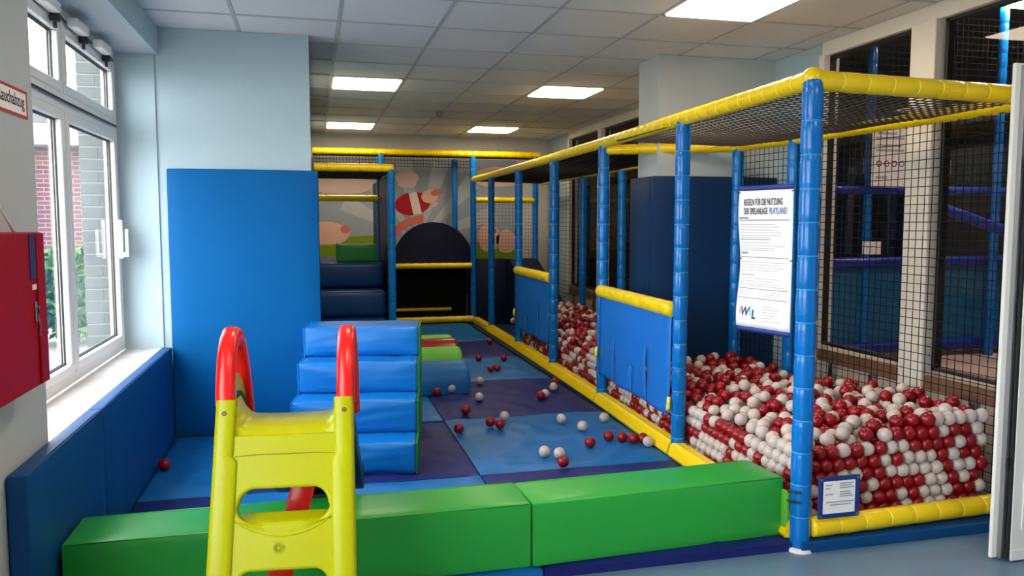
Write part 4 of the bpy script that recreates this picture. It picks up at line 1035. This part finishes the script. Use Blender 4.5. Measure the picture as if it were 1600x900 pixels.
def heapH(x, y):
    t = max(0, min(1, (x - 2.2) / 1.1)); f = max(0, min(1, (y - 3.2) / 1.2))
    front = 0.40 + 0.165 * t ** 0.7; mid = 0.365 + 0.12 * min(1, (x - 2.2) / 0.35)
    return front * (1 - f) + mid * f + 0.03 * noise.noise(Vector((x * 2.5, y * 2.5, 1.0))) + (0.03 * sin(min(1, f) * pi) * t)
def allowed(x, y):
    if y < 3.205 + BR or y > 9.6: return False
    xl = 2.15 + (y - 3.115) * 0.0262 + 0.045 + BR
    xr = 3.345 - (y - 3.17) * 0.0735 - BR if y < 5.5 else 3.2
    if x < xl or x > xr: return False
    if 5.44 < y < 6.2 and x > 2.34: return False
    if 5.4 < y <= 5.6 and x > 2.3: return y < 5.53
    if y >= 6.2 and x > 0.445 * y: return False
    return True
balls = []; cell = {}; CS = 2 * BR
def near(x, y, z):
    cx, cy = int(x // CS), int(y // CS)
    for a in (-1, 0, 1):
        for b in (-1, 0, 1):
            for q in cell.get((cx + a, cy + b), ()): yield q
def add(x, y, z):
    q = (x, y, z); balls.append(q); cell.setdefault((int(x // CS), int(y // CS)), []).append(q)
rb = random.Random(11)
# neat layers pressed against the front and the left side
sp = 2 * BR * 0.955; rh = sp * 0.88
row = 0; z = 0.06 + BR; tags = {}
while z < 0.62:
    x = 2.2 + BR + (sp / 2 if row % 2 else 0)
    while x < 3.31:
        if z < heapH(x, 3.25) - 0.02 and allowed(x, 3.245): tags[len(balls)] = ('front', row); add(x + rb.uniform(-.002, .002), 3.243 + rb.uniform(0, .012) + (x - 2.2) * 0.03, z + rb.uniform(-.002, .002))
        x += sp
    y = 3.31 + (sp / 2 if row % 2 else 0)
    while y < 9.3:
        xl = 2.15 + (y - 3.115) * 0.0262 + 0.05 + BR
        if z < heapH(xl, y) - 0.02: tags[len(balls)] = ('left', row); add(xl + rb.uniform(0, .008), y + rb.uniform(-.002, .002), z + rb.uniform(-.002, .002))
        y += sp
    row += 1; z += rh
nface = len(balls)
# tumbled top layers dropped onto a sloping bed
def drop(x, y, bed):
    z = bed
    for qx, qy, qz in near(x, y, 0):
        d2 = (qx - x) ** 2 + (qy - y) ** 2
        if d2 < (1.96 * BR) ** 2: z = max(z, qz + sqrt((1.96 * BR) ** 2 - d2))
    return z
fails = 0
while fails < 900 and len(balls) < 4200:
    x, y = rb.uniform(2.2, 3.34), 3.2 + 6.4 * rb.random() ** 1.25
    if not allowed(x, y): continue
    best = None
    for k in range(12):
        xx, yy = (x, y) if k == 0 else (x + rb.uniform(-0.05, 0.05), y + rb.uniform(-0.05, 0.05))
        if not allowed(xx, yy): continue
        H = heapH(xx, yy); zz = drop(xx, yy, H - 0.15)
        if best is None or zz - H < best[0]: best = (zz - H, xx, yy, zz)
    if best[0] > 0.0: fails += 1; continue
    add(*best[1:]); 
camp = Vector((0, 0, 1.5))
def visible_score(i):
    x, y, z = balls[i]; d = (Vector((x, y, z)) - camp).length
    top = z - heapH(x, y) > -0.05
    return (0 if (top or i < nface) else 100) + d
order = sorted(range(len(balls)), key=visible_score)
cols = [noise.noise(Vector((b[0] * 6, b[1] * 6, b[2] * 6))) + rb.uniform(-0.55, 0.55) > -0.04 for b in balls]
ORD = 'first second third fourth fifth sixth seventh eighth ninth tenth eleventh twelfth thirteenth fourteenth fifteenth sixteenth seventeenth eighteenth nineteenth twentieth'.split()
place = {}
for side, ax in (('front', 0), ('left', 1)):
    for rr in range(12):
        mem = sorted([i for i, t_ in tags.items() if t_ == (side, rr)], key=lambda i: balls[i][ax])
        for n_, i in enumerate(mem): place[i] = (side, rr, n_)
for i in order[:265]:
    x, y, z = balls[i]; c = 'red' if cols[i] else 'white'
    p = place.get(i)
    if p and p[2] < 20:
        rw = 'bottom row' if p[1] == 0 else ORD[p[1]] + ' row up'
        lb = '%s ball %s from the corner post, %s, %s face of the ball heap' % (c, ORD[p[2]], rw, p[0])
    else: lb = '%s plastic ball lying on the tumbled top of the ball pit heap near the front' % c
    ball(x, y, z, cols[i], lb, c + ' balls at the front of the pit heap')
def heap(idx, name, label):
    unit = {}
    for sub in (1, 2):
        bm = bmesh.new(); sphere(bm, (0, 0, 0), BR * (1.03 if sub == 1 else 1.0), sub); bm.verts.ensure_lookup_table()
        unit[sub] = ([v.co.copy() for v in bm.verts], [[v.index for v in f.verts] for f in bm.faces]); bm.free()
    V, Fc, MI = [], [], []
    for i in idx:
        b = balls[i]; vv, ff = unit[2 if b[1] < 5.6 else 1]; o0 = len(V)
        V += [(v.x + b[0], v.y + b[1], v.z + b[2]) for v in vv]; Fc += [[o0 + q for q in f] for f in ff]; MI += [0 if cols[i] else 1] * len(ff)
    me = bpy.data.meshes.new(name); me.from_pydata(V, [], Fc); me.materials.append(M['red']); me.materials.append(M['whiteball'])
    me.polygons.foreach_set('material_index', MI); me.polygons.foreach_set('use_smooth', [True] * len(MI)); me.update()
    o = bpy.data.objects.new(name, me); COL.objects.link(o)
    tag(o, label, 'balls', None, 'stuff')
heap(order[265:], 'ball_heap', 'deep heap of red and white plastic balls filling the pit farther back')
